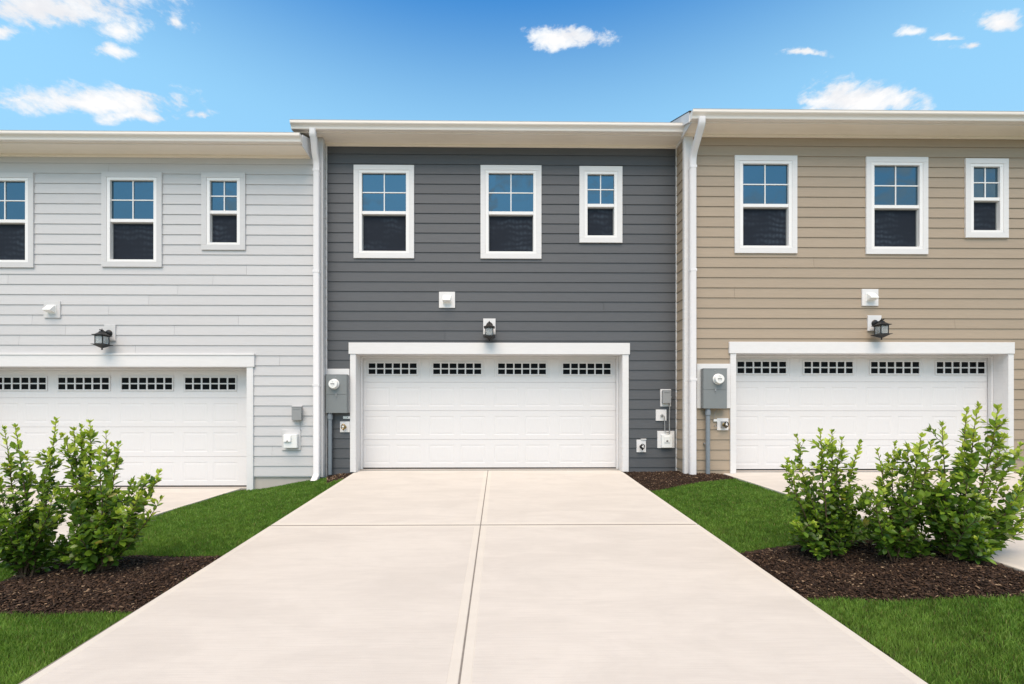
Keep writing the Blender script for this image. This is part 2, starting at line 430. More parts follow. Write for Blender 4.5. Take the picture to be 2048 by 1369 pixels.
WBEDR = [(CR0 - .03, YG + .1), (CR0 - .03, 7.25)] + [ground(*p) for p in [(1304, 981), (1351, 971), (1416, 961), (1470, 956)]] + [(ER + .02, 7.62), (ER + .02, YG + .1)]
WBEDL = [(CL0 + .03, YG + .1), (CL0 + .03, 7.75)] + [ground(*p) for p in [(690, 957), (668, 961), (652, 966)]] + [(XL - .02, YG + .1)]
BEDS = [LBED, RBED, WBEDR, WBEDL]
def soft_in(poly, x, y):      # 0 outside, rises to 1 about 0.25 m inside
    d = np.full(np.shape(x), 9.0)
    for i in range(len(poly)):
        a = np.array(poly[i]); b = np.array(poly[(i + 1) % len(poly)]); ab = b - a
        t = np.clip(((x - a[0]) * ab[0] + (y - a[1]) * ab[1]) / (ab @ ab + 1e-9), 0, 1)
        d = np.minimum(d, np.hypot(x - a[0] - t * ab[0], y - a[1] - t * ab[1]))
    return np.where(point_in(poly, x, y), np.clip(d / 0.25, 0, 1), 0)
def soilH(x, y):
    x = np.asarray(x, float); y = np.asarray(y, float)
    h = H(x, y) - 0.035
    for p, k in ((LBED, .06), (RBED, .07), (WBEDR, .03), (WBEDL, .02)):
        s = soft_in(p, x, y); h = h + k * s * s * (3 - 2 * s)
    return h + 0.006 * np.sin(x * 5.1 + y * 3.3) * np.sin(y * 4.7 - x * 2.2)
def terrain(name, x0, x1, y0, y1, step=0.05):
    nx, ny = int((x1 - x0) / step) + 1, int((y1 - y0) / step) + 1
    xs, ys = np.linspace(x0, x1, nx), np.linspace(y0, y1, ny)
    Xg, Yg_ = np.meshgrid(xs, ys); Zg = soilH(Xg, Yg_)
    me = bpy.data.meshes.new(name)
    v = np.stack([Xg, Yg_, Zg], -1).reshape(-1, 3)
    i = np.arange(nx * ny).reshape(ny, nx)
    f = np.stack([i[:-1, :-1], i[:-1, 1:], i[1:, 1:], i[1:, :-1]], -1).reshape(-1, 4)
    me.from_pydata(v.tolist(), [], f.tolist())
    cx, cy = v[f].mean(1)[:, 0], v[f].mean(1)[:, 1]
    mi = np.zeros(len(f), int)
    for p in BEDS: mi[point_in(p, cx, cy)] = 1
    me.materials.append(M['lawn_soil']); me.materials.append(M['mulch_soil'])
    me.polygons.foreach_set('material_index', mi); me.polygons.foreach_set('use_smooth', [True] * len(f))
    o = bpy.data.objects.new(name, me); COL.objects.link(o); return tag(o, kind='structure')
terrain('lawn_ground', EL - .03, CL0 + .03, -1.0, YG + .3)
terrain('lawn_ground', CR0 - .03, ER + .03, -1.0, YG + .3)
terrain('lawn_ground', 9.02, 12.5, -1.0, YB + .3, 0.15)
tag(Bx(-900, 900, -900, 1200, -1.6, -0.80).build('ground', M['far_ground']), kind='structure')
tag(Bx(-60, 60, -7.5, -1.02, -1.0, -0.66).build('alley', M['found']), kind='structure')  # out of view; pale concrete chosen to bounce warm light up to the eaves

def slab_mesh(x0, x1, y0, y1, zf, band=0.062, z_th=0.10):
    """concrete slab that follows zf(y): rounded arris, smooth trowelled band, broomed field"""
    mb = MB(); r = 0.007
    rings = [(0.0, -z_th), (0.0, -r), (0.002, -0.002), (r, 0.0), (band - 0.004, 0.0), (band, -0.0015), (band + 0.003, 0.0)]
    pts = []
    for d, h in rings:
        pts.append([(float(skew(x, y)) + e, y, zf(y) + h) for x, e, y in ((x0, d, y0 + d), (x1, -d, y0 + d), (x1, -d, y1 - d), (x0, d, y1 - d))])
    for k in range(len(rings) - 1):
        for q in range(4):
            w = (q + 1) % 4
            mb.face([pts[k][q], pts[k][w], pts[k + 1][w], pts[k + 1][q]], 1)
    mb.face(pts[-1], 0)
    mb.face([pts[0][k] for k in (3, 2, 1, 0)], 1)
    return mb
def drive(name, xs, ys, zf, gap=0.009):
    base = MB(); d = 0.003
    base.hull8([(xs[0], ys[0], zf(ys[0]) - .14), (xs[-1], ys[0], zf(ys[0]) - .14), (xs[0], ys[-1], zf(ys[-1]) - .14), (xs[-1], ys[-1], zf(ys[-1]) - .14),
                (xs[0], ys[0], zf(ys[0]) - d), (xs[-1], ys[0], zf(ys[0]) - d), (xs[0], ys[-1], zf(ys[-1]) - d), (xs[-1], ys[-1], zf(ys[-1]) - d)])
    # the base lies inside the joints only
    for k in range(len(base.v)):
        x, y, z = base.v[k]; base.v[k] = (x + (0.01 if x == xs[0] else -0.01), y + (0.01 if y == ys[0] else -0.01), z)
    b = base.build(name, M['joint']); tag(b, kind='structure')
    for i in range(len(xs) - 1):
        for j in range(len(ys) - 1):
            slab_mesh(xs[i] + (gap / 2 if i else 0), xs[i + 1] - gap / 2, ys[j] + .014, ys[j + 1] - .014, zf).build('concrete_slab', [M['conc'], M['conc_edge']], b)
    return b
JY = ground(960, 1050)[1]; JX = X(977, 8.4) + 0.0
drive('driveway', [CL0, -0.222, CR0 + .01], [-1.0, JY - 3.45, JY, 8.47], zC)
drive('driveway', [-9.9, -7.28, EL], [-1.0, 4.35, 8.27], zL)
JYR = ground(2006, 1058)[1]
drive('driveway', [ER, 6.45, 9.02], [-1.0, 1.4, 4.6, 8.02], zR)

# ------------------------------------------------------------ houses
def emit_boards(house, mat, axis, wall, s0, s1, zb, zt, exp, openings, joints=()):
    """lap siding. axis 'F': s = x on the front plane y = wall; '+' / '-': s = y on plane x = wall facing +x / -x
    openings: (s0, s1, z0, z1); joints: list of (row, s)"""
    row = 0; z = zb
    def pt(s, o, zz):
        if axis == 'F': return (s, wall - o, zz)
        return (wall + (o if axis == '+' else -o), s, zz)
    while z < zt - 0.01:
        za, ze = z, min(z + exp, zt)
        cuts = sorted({s0, s1} | {c for op in openings for c in op[:2] if s0 < c < s1 and op[2] < ze and op[3] > za})
        cells = []
        for a, b in zip(cuts[:-1], cuts[1:]):
            mid = (a + b) / 2; segs = [(za, ze)]
            for (o0, o1, q0, q1) in openings:
                if o0 < mid < o1:
                    ns = []
                    for (p0, p1) in segs:
                        if q1 <= p0 or q0 >= p1: ns.append((p0, p1)); continue
                        if q0 > p0 + .004: ns.append((p0, q0))
                        if q1 < p1 - .004: ns.append((q1, p1))
                    segs = ns
            cells.append((a, b, segs))
        js = [s for (r, s) in joints if r == row]
        out = []; cur = []
        for (a, b, segs) in cells:
            if not segs:
                if cur: out.append(cur); cur = []
                continue
            inner = sorted(j for j in js if a + .05 < j < b - .05) if segs == [(za, ze)] else []
            pa = a
            for j in inner:
                cur.append((pa, j - .0016, segs)); out.append(cur); cur = []; pa = j + .0016
            cur.append((pa, b, segs))
        if cur: out.append(cur)
        for bd in out:
            mb = MB()
            wob = random.uniform(-.0012, .0012)
            for (a, b, segs) in bd:
                for (p0, p1) in segs:
                    def off(zz): return 0.0215 - 0.0125 * (zz - za) / exp
                    P = [pt(a, 0.0005, p0), pt(b, 0.0005, p0), pt(a, off(p0), p0), pt(b, off(p0), p0),
                         pt(a, 0.0005, p1), pt(b, 0.0005, p1), pt(a, off(p1), p1), pt(b, off(p1), p1)]
                    P = [(p[0], p[1], p[2] + (wob if p[2] < p1 - 1e-6 else 0)) for p in P]
                    mb.hull8(P)
            mb.build('siding_board', mat, house)
        z = ze; row += 1

def frame_ring(mb, x0, x1, z0, z1, l, r, t, b, y0, y1, m=0):
    # head and sill run through, stiles butt between them
    mb.box(x0, x1, y0, y1, z1 - t, z1, m); mb.box(x0, x1, y0, y1, z0, z0 + b, m)
    mb.box(x0, x0 + l, y0 + .0006, y1, z0 + b, z1 - t, m); mb.box(x1 - r, x1, y0 + .0006, y1, z0 + b, z1 - t, m)

def window(house, px0, px1, py0, py1, W_, trim):
    yf = W_ - 0.042
    x0, x1, z1, z0 = X(px0, yf), X(px1, yf), Z(py0, yf, (px0 + px1) / 2), Z(py1, yf, (px0 + px1) / 2)
    c = 0.092; mb = MB(); frame_ring(mb, x0, x1, z0, z1, c, c, c, c, yf, W_ + .05)
    w = mb.build('window', trim, house, bevel=.0018, bseg=1)
    a0, a1, b0, b1 = x0 + c, x1 - c, z0 + c, z1 - c
    fr = .056; mb = MB(); frame_ring(mb, a0, a1, b0, b1, fr, fr, .050, .040, yf + .006, W_ + .048)
    mb.build('window_frame', M['vinyl'], w, bevel=.003, bseg=1)
    g0, g1, h0, h1 = a0 + fr, a1 - fr, b0 + .040, b1 - .050
    mid = h0 + (h1 - h0) * 0.492
    Bx(g0, g1, W_ - .026, W_ + .045, mid - .027, mid + .030).build('meeting_rail', M['vinyl'], w, bevel=.003, bseg=1)
    # lower sash: screen in a dark frame, set back
    mb = MB(); frame_ring(mb, g0, g1, h0, mid - .027, .012, .012, .012, .010, W_ + .024, W_ + .045)
    mb.build('screen_frame', M['steel'], w)
    Bx(g0 + .012, g1 - .012, W_ + .034, W_ + .038, h0 + .01, mid - .039).build('insect_screen', M['screen'], w)
    # upper sash: four panes and white grille bars
    u0, u1 = mid + .030, h1; mx = (g0 + g1) / 2; mz = (u0 + u1) / 2; bw = .009
    Bx(mx - bw, mx + bw, W_ - .006, W_ + .012, u0, u1).build('muntin', M['vinyl'], w)
    mb = MB(); mb.box(g0, mx - bw, W_ - .0055, W_ + .0115, mz - bw, mz + bw); mb.box(mx + bw, g1, W_ - .0055, W_ + .0115, mz - bw, mz + bw)
    mb.build('muntin', M['vinyl'], w)
    for (p, q) in ((g0, mx - bw), (mx + bw, g1)):
        for (s, t) in ((u0, mz - bw), (mz + bw, u1)):
            Bx(p, q, W_ + .006, W_ + .010, s, t).build('pane', M['glass'], w)
    return (x0 + .03, x1 - .03, z0 + .03, z1 - .03)

def garage(house, W_, YD, op, door_px, groups, zlines, header, jamb_l, jamb_r, zbot, wins, trim=None, cap=False):
    """op: opening px (left,right,top) at the casing front; header px (l,r,top,bottom)"""
    trim = trim or M['trim']; yf = W_ - 0.040
    ox0, ox1 = X(op[0], yf), X(op[1], yf); oz = Z(op[2], yf, 1000)
    hx0, hx1 = X(header[0], yf - .012), X(header[1], yf - .012); hz1, hz0 = Z(header[2], yf - .012), oz
    mb = MB(); mb.box(hx0, hx1, yf - .012, W_ + .05, hz0, hz1)
    if cap: mb.box(hx0 - .006, hx1 + .006, yf - .024, W_ + .05, hz1 + .0005, hz1 + .035)
    gf = mb.build('garage_header', trim, house, bevel=.003, bseg=1)
    zb = zbot
    jl0, jr1 = X(jamb_l, yf), X(jamb_r, yf)
    Bx(jl0, ox0, yf, W_ + .05, zb - .015, hz0 - .0005).build('garage_casing', trim, house, bevel=.003, bseg=1)
    Bx(ox1, jr1, yf, W_ + .05, zb - .015, hz0 - .0005).build('garage_casing', trim, house, bevel=.003, bseg=1)
    # deep jambs and head lining, with a stop moulding against the door
    Bx(ox0 - .10, ox0 - .0015, W_ + .0505, YD + .10, zb - .02, oz + .10).build('garage_jamb', trim, house)
    Bx(ox1 + .0015, ox1 + .10, W_ + .0505, YD + .10, zb - .02, oz + .10).build('garage_jamb', trim, house)
    Bx(ox0 - .0014, ox1 + .0014, W_ + .0505, YD + .10, oz + .002, oz + .10).build('garage_jamb', trim, house)
    st = .032
    mb = MB(); mb.box(ox0, ox0 + st, YD - .075, YD - .012, zb, oz + .001); mb.box(ox1 - st, ox1, YD - .075, YD - .012, zb, oz + .001)
    mb.box(ox0 + st, ox1 - st, YD - .0745, YD - .012, oz - st, oz + .001)
    mb.build('garage_stop', M['trim'], house, bevel=.004, bseg=1)
    # door
    dz = [Z(p, YD) for p in zlines]; dz[-1] = zb + .024       # top .. bottom
    dx0, dx1 = ox0 + .004, ox1 - .004
    d = Bx(dx0, dx1, YD + .03, YD + .05, dz[-1] + .02, oz + .06).build('garage_door', M['door'], house)
    gx = [X(p, YD) for p in groups]       # centres of the four window groups
    pitch = (gx[-1] - gx[0]) / 3
    half = pitch / 2; pw = half * 0.765; gap = pitch * 0.096
    def section(z0, z1, rows, wind):
        mb = MB(); yF = YD
        xs = []
        for c in gx:
            if wind: xs.append((c - gap / 2 - pw, c + gap / 2 + pw))
            else: xs += [(c - gap / 2 - pw, c - gap / 2), (c + gap / 2, c + gap / 2 + pw)]
        xs = [(max(a, dx0 + .02), b) for a, b in xs if b > dx0 + .1]
        xs = [(a, min(b, dx1 - .02)) for a, b in xs if a < dx1 - .1]
        hgt = z1 - z0; pz0, pz1 = z0 + .085 * (hgt / .54), z1 - .10 * (hgt / .54)
        if wind: pz0, pz1 = z0 + .085, z0 + .085 + (.54 - .185)
        zt = z1
        mb.face([(dx0, yF, z0), (dx1, yF, z0), (dx1, yF, pz0), (dx0, yF, pz0)])
        mb.face([(dx0, yF, pz1), (dx1, yF, pz1), (dx1, yF, zt), (dx0, yF, zt)])
        p = dx0
        for a, b in xs + [(dx1, None)]:
            mb.face([(p, yF, pz0), (a, yF, pz0), (a, yF, pz1), (p, yF, pz1)])
            if b is None: break
            rings = [(0, 0), (.008, .0028), (.022, .0036), (.05, .0010)] if not wind else [(0, 0), (.008, .006), (.02, .006)]
            pr = None
            for ins, dep in rings:
                q = [(a + ins, yF + dep, pz0 + ins), (b - ins, yF + dep, pz0 + ins), (b - ins, yF + dep, pz1 - ins), (a + ins, yF + dep, pz1 - ins)]
                if pr:
                    for k in range(4): w = (k + 1) % 4; mb.face([pr[k], pr[w], q[w], q[k]])
                pr = q
            mb.face(pr)
            p = b
        # rounded top and bottom edges with the joint between sections
        mb.face([(dx0, yF, z0), (dx1, yF, z0), (dx1, yF + .006, z0 - .003), (dx0, yF + .006, z0 - .003)])
        mb.face([(dx0, yF + .006, z0 - .003), (dx1, yF + .006, z0 - .003), (dx1, yF + .03, z0 - .003), (dx0, yF + .03, z0 - .003)])
        mb.face([(dx0, yF, zt), (dx1, yF, zt), (dx1, yF + .03, zt + .001), (dx0, yF + .03, zt + .001)])
        o = mb.build('door_section', M['door'], d)
        return o
    for k in range(len(dz) - 1):
        section(dz[k + 1] + .0025, dz[k] - .0025 if k else oz + .03, 1, k == 0)
    # window inserts
    wz1, wz0 = Z(wins[1], YD), Z(wins[2], YD)
    ww = wins[0] * YD / F
    for c in gx:
        a, b = c - ww / 2, c + ww / 2
        if b < dx0 + .05: continue
        mb = MB(); f_ = .022; yi = YD - .012
        lo = max(a - f_, dx0 + .001)
        mb.box(lo, b + f_, yi, YD + .006, wz1, wz1 + f_); mb.box(lo, b + f_, yi, YD + .006, wz0 - f_, wz0)
        if a > dx0 + .03: mb.box(a - f_, a, yi + .0004, YD + .006, wz0, wz1)
        mb.box(b, b + f_, yi + .0004, YD + .006, wz0, wz1)
        cw = (b - a + .026) / 6; mz = (wz0 + wz1) / 2
        for k in range(1, 6):
            xm = a - .013 + cw * k; mb.box(xm - .013, xm + .013, yi + .0015, YD + .006, wz0, wz1)
        for k in range(6):
            p, q = a - .013 + cw * k + .013, a - .013 + cw * (k + 1) - .013
            if p < dx0 + .002: continue
            mb.box(p, q, yi + .002, YD + .006, mz - .011, mz + .011)
            for (s, t) in ((wz0, mz - .011), (mz + .011, wz1)):
                Bx(p, q, YD + .0005, YD + .005, s, t).build('pane', M['pane'], d)
        mb.build('window_insert', M['door'], d)
    Bx(dx0, dx1, YD + .002, YD + .028, zb + .001, dz[-1] + .0005).build('bottom_seal', M['rubber'], d)
    Bx(ox0, ox1, YD - .10, YD + .3, zb - .14, zb - .0).build('garage_sill', M['found'], house)
    return (ox0 - .02, ox1 + .02, zb - 1, oz + .02), (hx0 + .03, hx1 - .03, hz0, hz1 - .03), (jl0 + .03, jr1 - .03, zb - 1, hz0)

def backing(house, W_, x0, x1, zb, zt, hole):
    y0, y1 = W_ + .051, W_ + .16
    h0, h1, ht = hole[0] - .10, hole[1] + .10, hole[3] + .08
    mb = MB()
    mb.box(x0, h0, y0, y1, zb, zt); mb.box(h1, x1, y0, y1, zb, zt); mb.box(h0, h1, y0, y1, ht, zt)
    # thin sheathing right behind the boards
    o = mb.build('wall', M['dark'], house)
    mb = MB(); mb.box(x0, x0 + .12, W_ + .161, 17, zb, zt); mb.box(x1 - .12, x1, W_ + .161, 17, zb, zt); mb.box(x0 + .12, x1 - .12, 16.88, 17, zb, zt)
    mb.box(x0 + .12, x1 - .12, W_ + .7, W_ + .8, zb, zt)
    mb.build('shell_wall', M['found'], house)
    return o

def eave(house, W_, x0, x1, zs, gx0, gx1, ov=0.37, mats=None, rx0=None, rx1=None, zs_back=None):
    """boxed eave: frieze, sloping soffit, fascia, k-style gutter, roof"""
    yf = W_ - ov
    Bx(x0, x1, W_ - .0365, W_ + .05, zs - .045, zs - .0005).build('frieze_board', M['soffit'], house, bevel=.003, bseg=1)
    # soffit planks panel
    Bx(x0, x1, yf + .019, W_ + .05, zs, zs + .012).build('soffit', M['soffit'], house)
    Bx(x0, x1, yf, yf + .0185, zs - .022, zs + .15).build('fascia', M['gutter'], house, bevel=.002, bseg=1)
    g = zs - .004; t = .0025
    prof = [(yf - .001, g + .128), (yf - .001, g), (yf - .074, g), (yf - .080, g + .012), (yf - .082, g + .034), (yf - .092, g + .052), (yf - .108, g + .066),
            (yf - .120, g + .074), (yf - .124, g + .078), (yf - .124, g + .084), (yf - .128, g + .088), (yf - .128, g + .124), (yf - .133, g + .128), (yf - .126, g + .132),
            (yf - .120, g + .126), (yf - .116, g + .09), (yf - .076, g + .03), (yf - .072, g + .006), (yf - .006, g + .006), (yf - .006, g + .128)]
    mb = MB(); mb.prism(prof, gx0, gx1)
    # end plates
    ep = [(yf - .001, g + .128), (yf - .001, g), (yf - .074, g), (yf - .082, g + .034), (yf - .108, g + .066), (yf - .126, g + .08), (yf - .128, g + .128)]
    mb.prism(ep, gx0 - .002, gx0 - .0002); mb.prism(ep, gx1 + .0002, gx1 + .002)
    mb.build('gutter', M['gutter'], house)
    # roof slab: shingles over a deck, rising at 5:12
    rx0 = x0 if rx0 is None else rx0; rx1 = x1 if rx1 is None else rx1
    m = .42; y0 = yf - .03; z0 = zs + .155; yr = 12.9
    def slab(a, b, dz0, dz1, mat, nm, yy0=y0, yy1=yr):
        P = []
        for z_ in (dz0, dz1):
            P += [(a, yy0, z0 + (yy0 - y0) * m + z_), (b, yy0, z0 + (yy0 - y0) * m + z_), (a, yy1, z0 + (yy1 - y0) * m + z_), (b, yy1, z0 + (yy1 - y0) * m + z_)]
        return MB().hull8(P).build(nm, mat, house)
    slab(rx0 - .02, rx1 + .02, -.012, .004, M['shingle'], 'roof')
    slab(rx0 + .001, rx1 - .001, -.17, -.0125, M['trim'], 'roof_deck', yf + .02)
    P = []
    for z_ in (-.17, .004):
        P += [(rx0, yr + .001, z0 + (yr - y0) * m + z_), (rx1, yr + .001, z0 + (yr - y0) * m + z_), (rx0, 17.4, z0 + (yr - y0 - 4.5) * m + z_), (rx1, 17.4, z0 + (yr - y0 - 4.5) * m + z_)]
    MB().hull8(P).build('roof', M['shingle'], house)
    # rake board on both ends
    for a in (rx0, rx1):
        s = -1 if a == rx0 else 1
        a0, a1 = (a - .018, a - .0005) if s < 0 else (a + .0005, a + .018)
        P = []
        for z_ in (-.185, -.013):
            P += [(a0, yf, z0 + (yf - y0) * m + z_), (a1, yf, z0 + (yf - y0) * m + z_), (a0, yr, z0 + (yr - y0) * m + z_), (a1, yr, z0 + (yr - y0) * m + z_)]
        MB().hull8(P).build('rake_board', M['trim'], house)
    return yf

def end_box(house, xa, W_, ov, zs, side, zt_extra=.06, mat=None):
    """closing board of the boxed eave, seen from the side"""
    yf = W_ - ov; x0, x1 = (xa, xa + .018) if side > 0 else (xa - .018, xa)
    m = .42
    MB().hull8([(x0, yf - .002, zs - .03), (x1, yf - .002, zs - .03), (x0, W_ + .02, zs - .05), (x1, W_ + .02, zs - .05),
                (x0, yf - .002, zs + .16), (x1, yf - .002, zs + .16), (x0, W_ + .02, zs + .16 + ov * m), (x1, W_ + .02, zs + .16 + ov * m)]).build('eave_return', mat or M['trim'], house)

def downspout(house, x, Wd, zs, ov, zb, kick, label=None):
    yf = Wd - ov; yg = yf - .055; yw = Wd - .075
    pts = [(yg, zs + .01), (yg, zs - .07), (yg + .012, zs - .105), (yg + .045, zs - .14), (yw - .07, zs - .36), (yw - .02, zs - .43), (yw, zs - .52)]
    w, d = .108, .078; mb = MB()
    if kick: pts += [(yw, zb + .15), (yw - .02, zb + .10), (yw - .14, zb + .012)]
    else: pts += [(yw, zb)]
    n = len(pts); L = []
    for k, (y, z) in enumerate(pts):
        a = Vector((0, *pts[max(k - 1, 0)])); b = Vector((0, *pts[min(k + 1, n - 1)]))
        t = (b - a).normalized(); nn = Vector((0, -t.z, t.y)) if True else None
        nn.normalize(); L.append((y, z, nn))
    i = len(mb.v); r = .014
    prof = [(-w / 2 + r, -d / 2), (-w / 6, -d / 2), (-w / 6 + .006, -d / 2 + .004), (w / 6 - .006, -d / 2 + .004), (w / 6, -d / 2), (w / 2 - r, -d / 2), (w / 2, -d / 2 + r), (w / 2, d / 2 - r), (w / 2 - r, d / 2), (-w / 2 + r, d / 2), (-w / 2, d / 2 - r), (-w / 2, -d / 2 + r)]
    K = len(prof)
    for (y, z, nn) in L:
        for (u, v) in prof: mb.v.append((x + u, y + nn.y * -v, z + nn.z * -v))
    for k in range(n - 1):
        for q in range(K):
            wq = (q + 1) % K; mb.f.append((i + k * K + q, i + k * K + wq, i + (k + 1) * K + wq, i + (k + 1) * K + q)); mb.m.append(0)
    mb.f.append(tuple(i + q for q in range(K))); mb.m.append(0); mb.f.append(tuple(i + (n - 1) * K + q for q in range(K))); mb.m.append(0)
    o = mb.build('downspout', M['spout'], house, smooth=True)
    for z in (zs - .62, zs - 2.4, zb + 1.7):      # sleeve joints with screws
        s = MB(); s.box(x - w / 2 - .003, x + w / 2 + .003, yw - d / 2 - .003, yw + d / 2, z - .02, z + .02)
        s.box(x - w / 2 + .02, x - w / 2 + .028, yw - d / 2 - .006, yw - d / 2 - .003, z - .004, z + .004); s.box(x + w / 2 - .028, x + w / 2 - .02, yw - d / 2 - .006, yw - d / 2 - .003, z - .004, z + .004)
        s.build('strap', M['spout'], o)
    return o
random.seed(5)

# ---- grey house (middle)
ZSG = Z(291.5, YG)
hg = thing('townhouse', (0, YG, 0), 'dark slate grey townhouse standing between the pale and the tan one', 'townhouse')
gx0, gx1 = X(651, YG), X(1355, YG)
wn = [window(hg, *p, YG, M['trim']) for p in ((707, 828, 330, 516.5), (961, 1083, 330.5, 517.5), (1159, 1245, 332.5, 485.5))]
ops = garage(hg, YG, 8.63, (711.5, 1245, 709), None, [785.5, 914.5, 1044, 1173.5], [708, 765, 821.8, 879.5, 937.6], (697, 1260, 686, 709), 700, 1257.5, 0.0, (95.5, 727.5, 748.8))
backing(hg, YG, gx0 - .02, gx1 + .02, -.6, ZSG + .05, ops[0])
tr = .042
emit_boards(hg, M['sid_grey'], 'F', YG, X(651, YG) + tr, X(1350.5, YG), -.115, ZSG - .03, 19.5 * YG / F, wn + list(ops), [(3, 2.9), (14, -1.0), (17, 1.9), (22, .2), (27, 2.3), (12, .95)])
Bx(X(650.5, YG), X(650.5, YG) + tr, YG - .032, YG + .05, -.2, ZSG - .046).build('corner_trim', M['trim'], hg, bevel=.002, bseg=1)
Bx(X(1350.7, YG), X(1355, YG) + .01, YG - .032, YG + .05, -.2, ZSG - .046).build('corner_trim', M['trim'], hg, bevel=.002, bseg=1)
Bx(X(651, YG), X(711, YG) - .13, YG + .01, YG + .05, -.6, -.115).build('foundation', M['found'], hg)
Bx(X(1246, YG) + .13, X(1352, YG), YG + .01, YG + .05, -.6, -.115).build('foundation', M['found'], hg)
ge0 = -3.56
eave(hg, YG, ge0 + .03, XR - .006, ZSG, X(580, YG - .49), X(1372.5, YG - .49), rx0=ge0, rx1=XR - .025)
end_box(hg, ge0 + .03, YG, .37, ZSG, -1)

# ---- pale house (left)
ZSL = Z(316.5, YL)
hl = thing('townhouse', (XL - 3, YL, -.3), 'pale grey townhouse at the left with white garage door behind the two shrubs', 'townhouse')
wn = [window(hl, *p, YL, M['trim_pale']) for p in ((-56, 66, 345, 535), (202, 323, 344, 534), (402, 490, 345, 500))]
opl = garage(hl, YL, 8.43, (-75, 493, 735), None, [42, 168, 294.5, 421], [740, 796.5, 854, 913, 971.5], (-88, 508, 712, 735), -88, 506, -.30, (99, 756.7, 780), None, cap=True)
backing(hl, YL, -10.2, XL - .03, -.9, ZSL + .05, opl[0])
sp = []
for k, (px, py) in enumerate([(304, 325), (219, 337), (494, 541), (427, 561), (357, 581), (299, 603), (219, 623), (66, 640), (478, 642), (133, 662), (272, 700), (18, 560), (560, 722), (545, 900), (40, 688), (350, 662)]):
    sp.append((px, py))
expL = 19.94 * YL / F; ZBL = Z(951.5, YL)
jt = [(int((Z(py, YL) - ZBL) / expL), X(px, YL)) for px, py in sp]
cw = .10
emit_boards(hl, M['sid_pale'], 'F', YL, -10.1, XL - cw, ZBL, ZSL - .03, expL, wn + list(opl), jt)
Bx(XL - cw, XL + .03, YL - .032, YL + .05, ZBL - .02, ZSL + .325).build('corner_trim', M['trim_pale'], hl, bevel=.003, bseg=1)
emit_boards(hl, M['sid_pale'], '+', XL, YL + .051, YG - .034, ZBL - expL, ZSL + .3, expL, [])
Bx(XL - .16, XL, YL + .0515, YG - .02, -.9, ZSL + .33).build('side_wall', M['trim_pale'], hl)
Bx(X(507, YL), XL - .015, YL + .012, YL + .05, -.9, ZBL - .022).build('foundation', M['found'], hl)
Bx(X(507, YL), XL - cw, YL - .012, YL + .05, ZBL - .021, ZBL - .0005).build('starter_strip', M['trim_pale'], hl)
le1 = X(597.5, YL - .49)
eave(hl, YL, -10.1, le1 - .002, ZSL, -10.1, le1 + .012, rx0=-10.15, rx1=le1 - .02)
end_box(hl, le1 - .002, YL, .37, ZSL, 1)
emit_boards(hl, M['sid_pale'], 'F', YL, le1 + .02, XL - cw, ZSL - .03, ZSL + .325, expL, [])
downspout(hg, X(633.5, YL - .08), YL - .006, ZSG, .184, Z(962, YL), True)

# ---- tan house (right)
ZSR = Z(267.5, YB)
hr = thing('townhouse', (XR + 3, YB, 0), 'tan townhouse at the right with the highest eave and white trimmed windows', 'townhouse')
wn = [window(hr, *p, YB, M['trim']) for p in ((1470, 1595, 311, 506.5), (1733, 1857, 314, 508.5), (1932, 2018, 317, 475.5))]
opr = garage(hr, YB, 8.20, (1472.5, 2017, 706.5), None, [1523, 1656.5, 1789.5, 1920.5], [705, 763.5, 822, 880.5, 941.5], (1459, 2030, 683, 706.5), 1461, 2028, .015, (98.5, 723.3, 746.5))
backing(hr, YB, XR + .03, 12.5, -.6, ZSR + .05, opr[0])
emit_boards(hr, M['sid_tan'], 'F', YB, XR + .12, 12.5, -.115, ZSR - .03, 20.35 * YB / F, wn + list(opr), [(11, 6.4), (18, 4.1), (25, 7.4), (15, 8.0), (21, 5.5)])
Bx(XR - .032, XR + .12, YB - .032, YB + .05, -.2, ZSR - .046).build('corner_trim', M['trim'], hr, bevel=.003, bseg=1)
emit_boards(hr, M['sid_tan'], '-', XR, YB + .051, YG - .034, -.115, ZSR + .3, 20.35 * YB / F, [])
Bx(XR, XR + .16, YB + .0515, YG + .5, -.6, ZSR + .33).build('side_wall', M['trim'], hr)
Bx(XR, 12.5, YB + .012, YB + .05, -.6, -.115).build('foundation', M['found'], hr)
re0 = X(1386, YB - .49) - .0
eave(hr, YB, re0 + .03, 12.5, ZSR, re0, 12.6, rx0=re0 + .0, rx1=12.6)
end_box(hr, re0 + .03, YB, .37, ZSR, -1)
# lapped boards closing the gable above the grey roof
MB().hull8([(XR - .03, YB + .02, ZSR - .04), (XR, YB + .02, ZSR - .04), (XR - .03, 12, ZSR - .04), (XR, 12, ZSR - .04),
            (XR - .03, YB + .02, ZSR + .16 + .40 * .42), (XR, YB + .02, ZSR + .16 + .40 * .42), (XR - .03, 12, ZSR + .1 + 4.45 * .42), (XR, 12, ZSR + .1 + 4.45 * .42)]).build('gable_wall', M['trim'], hr)
downspout(hr, X(1384.3, YB - .08), YB - .030, ZSR, .37 - .0, Z(957, YB - .08), False)

# ------------------------------------------------------------ fixtures on the walls
def plate(name, mat, root, x0, x1, z0, z1, W_, t=.03, bev=.003):
    return Bx(x0, x1, W_ - t, W_ - .006, z0, z1).build(name, mat, root, bevel=bev, bseg=2)
def pxr(px0, px1, py0, py1, Y): return X(px0, Y), X(px1, Y), Z(py1, Y, (px0 + px1) / 2), Z(py0, Y, (px0 + px1) / 2)

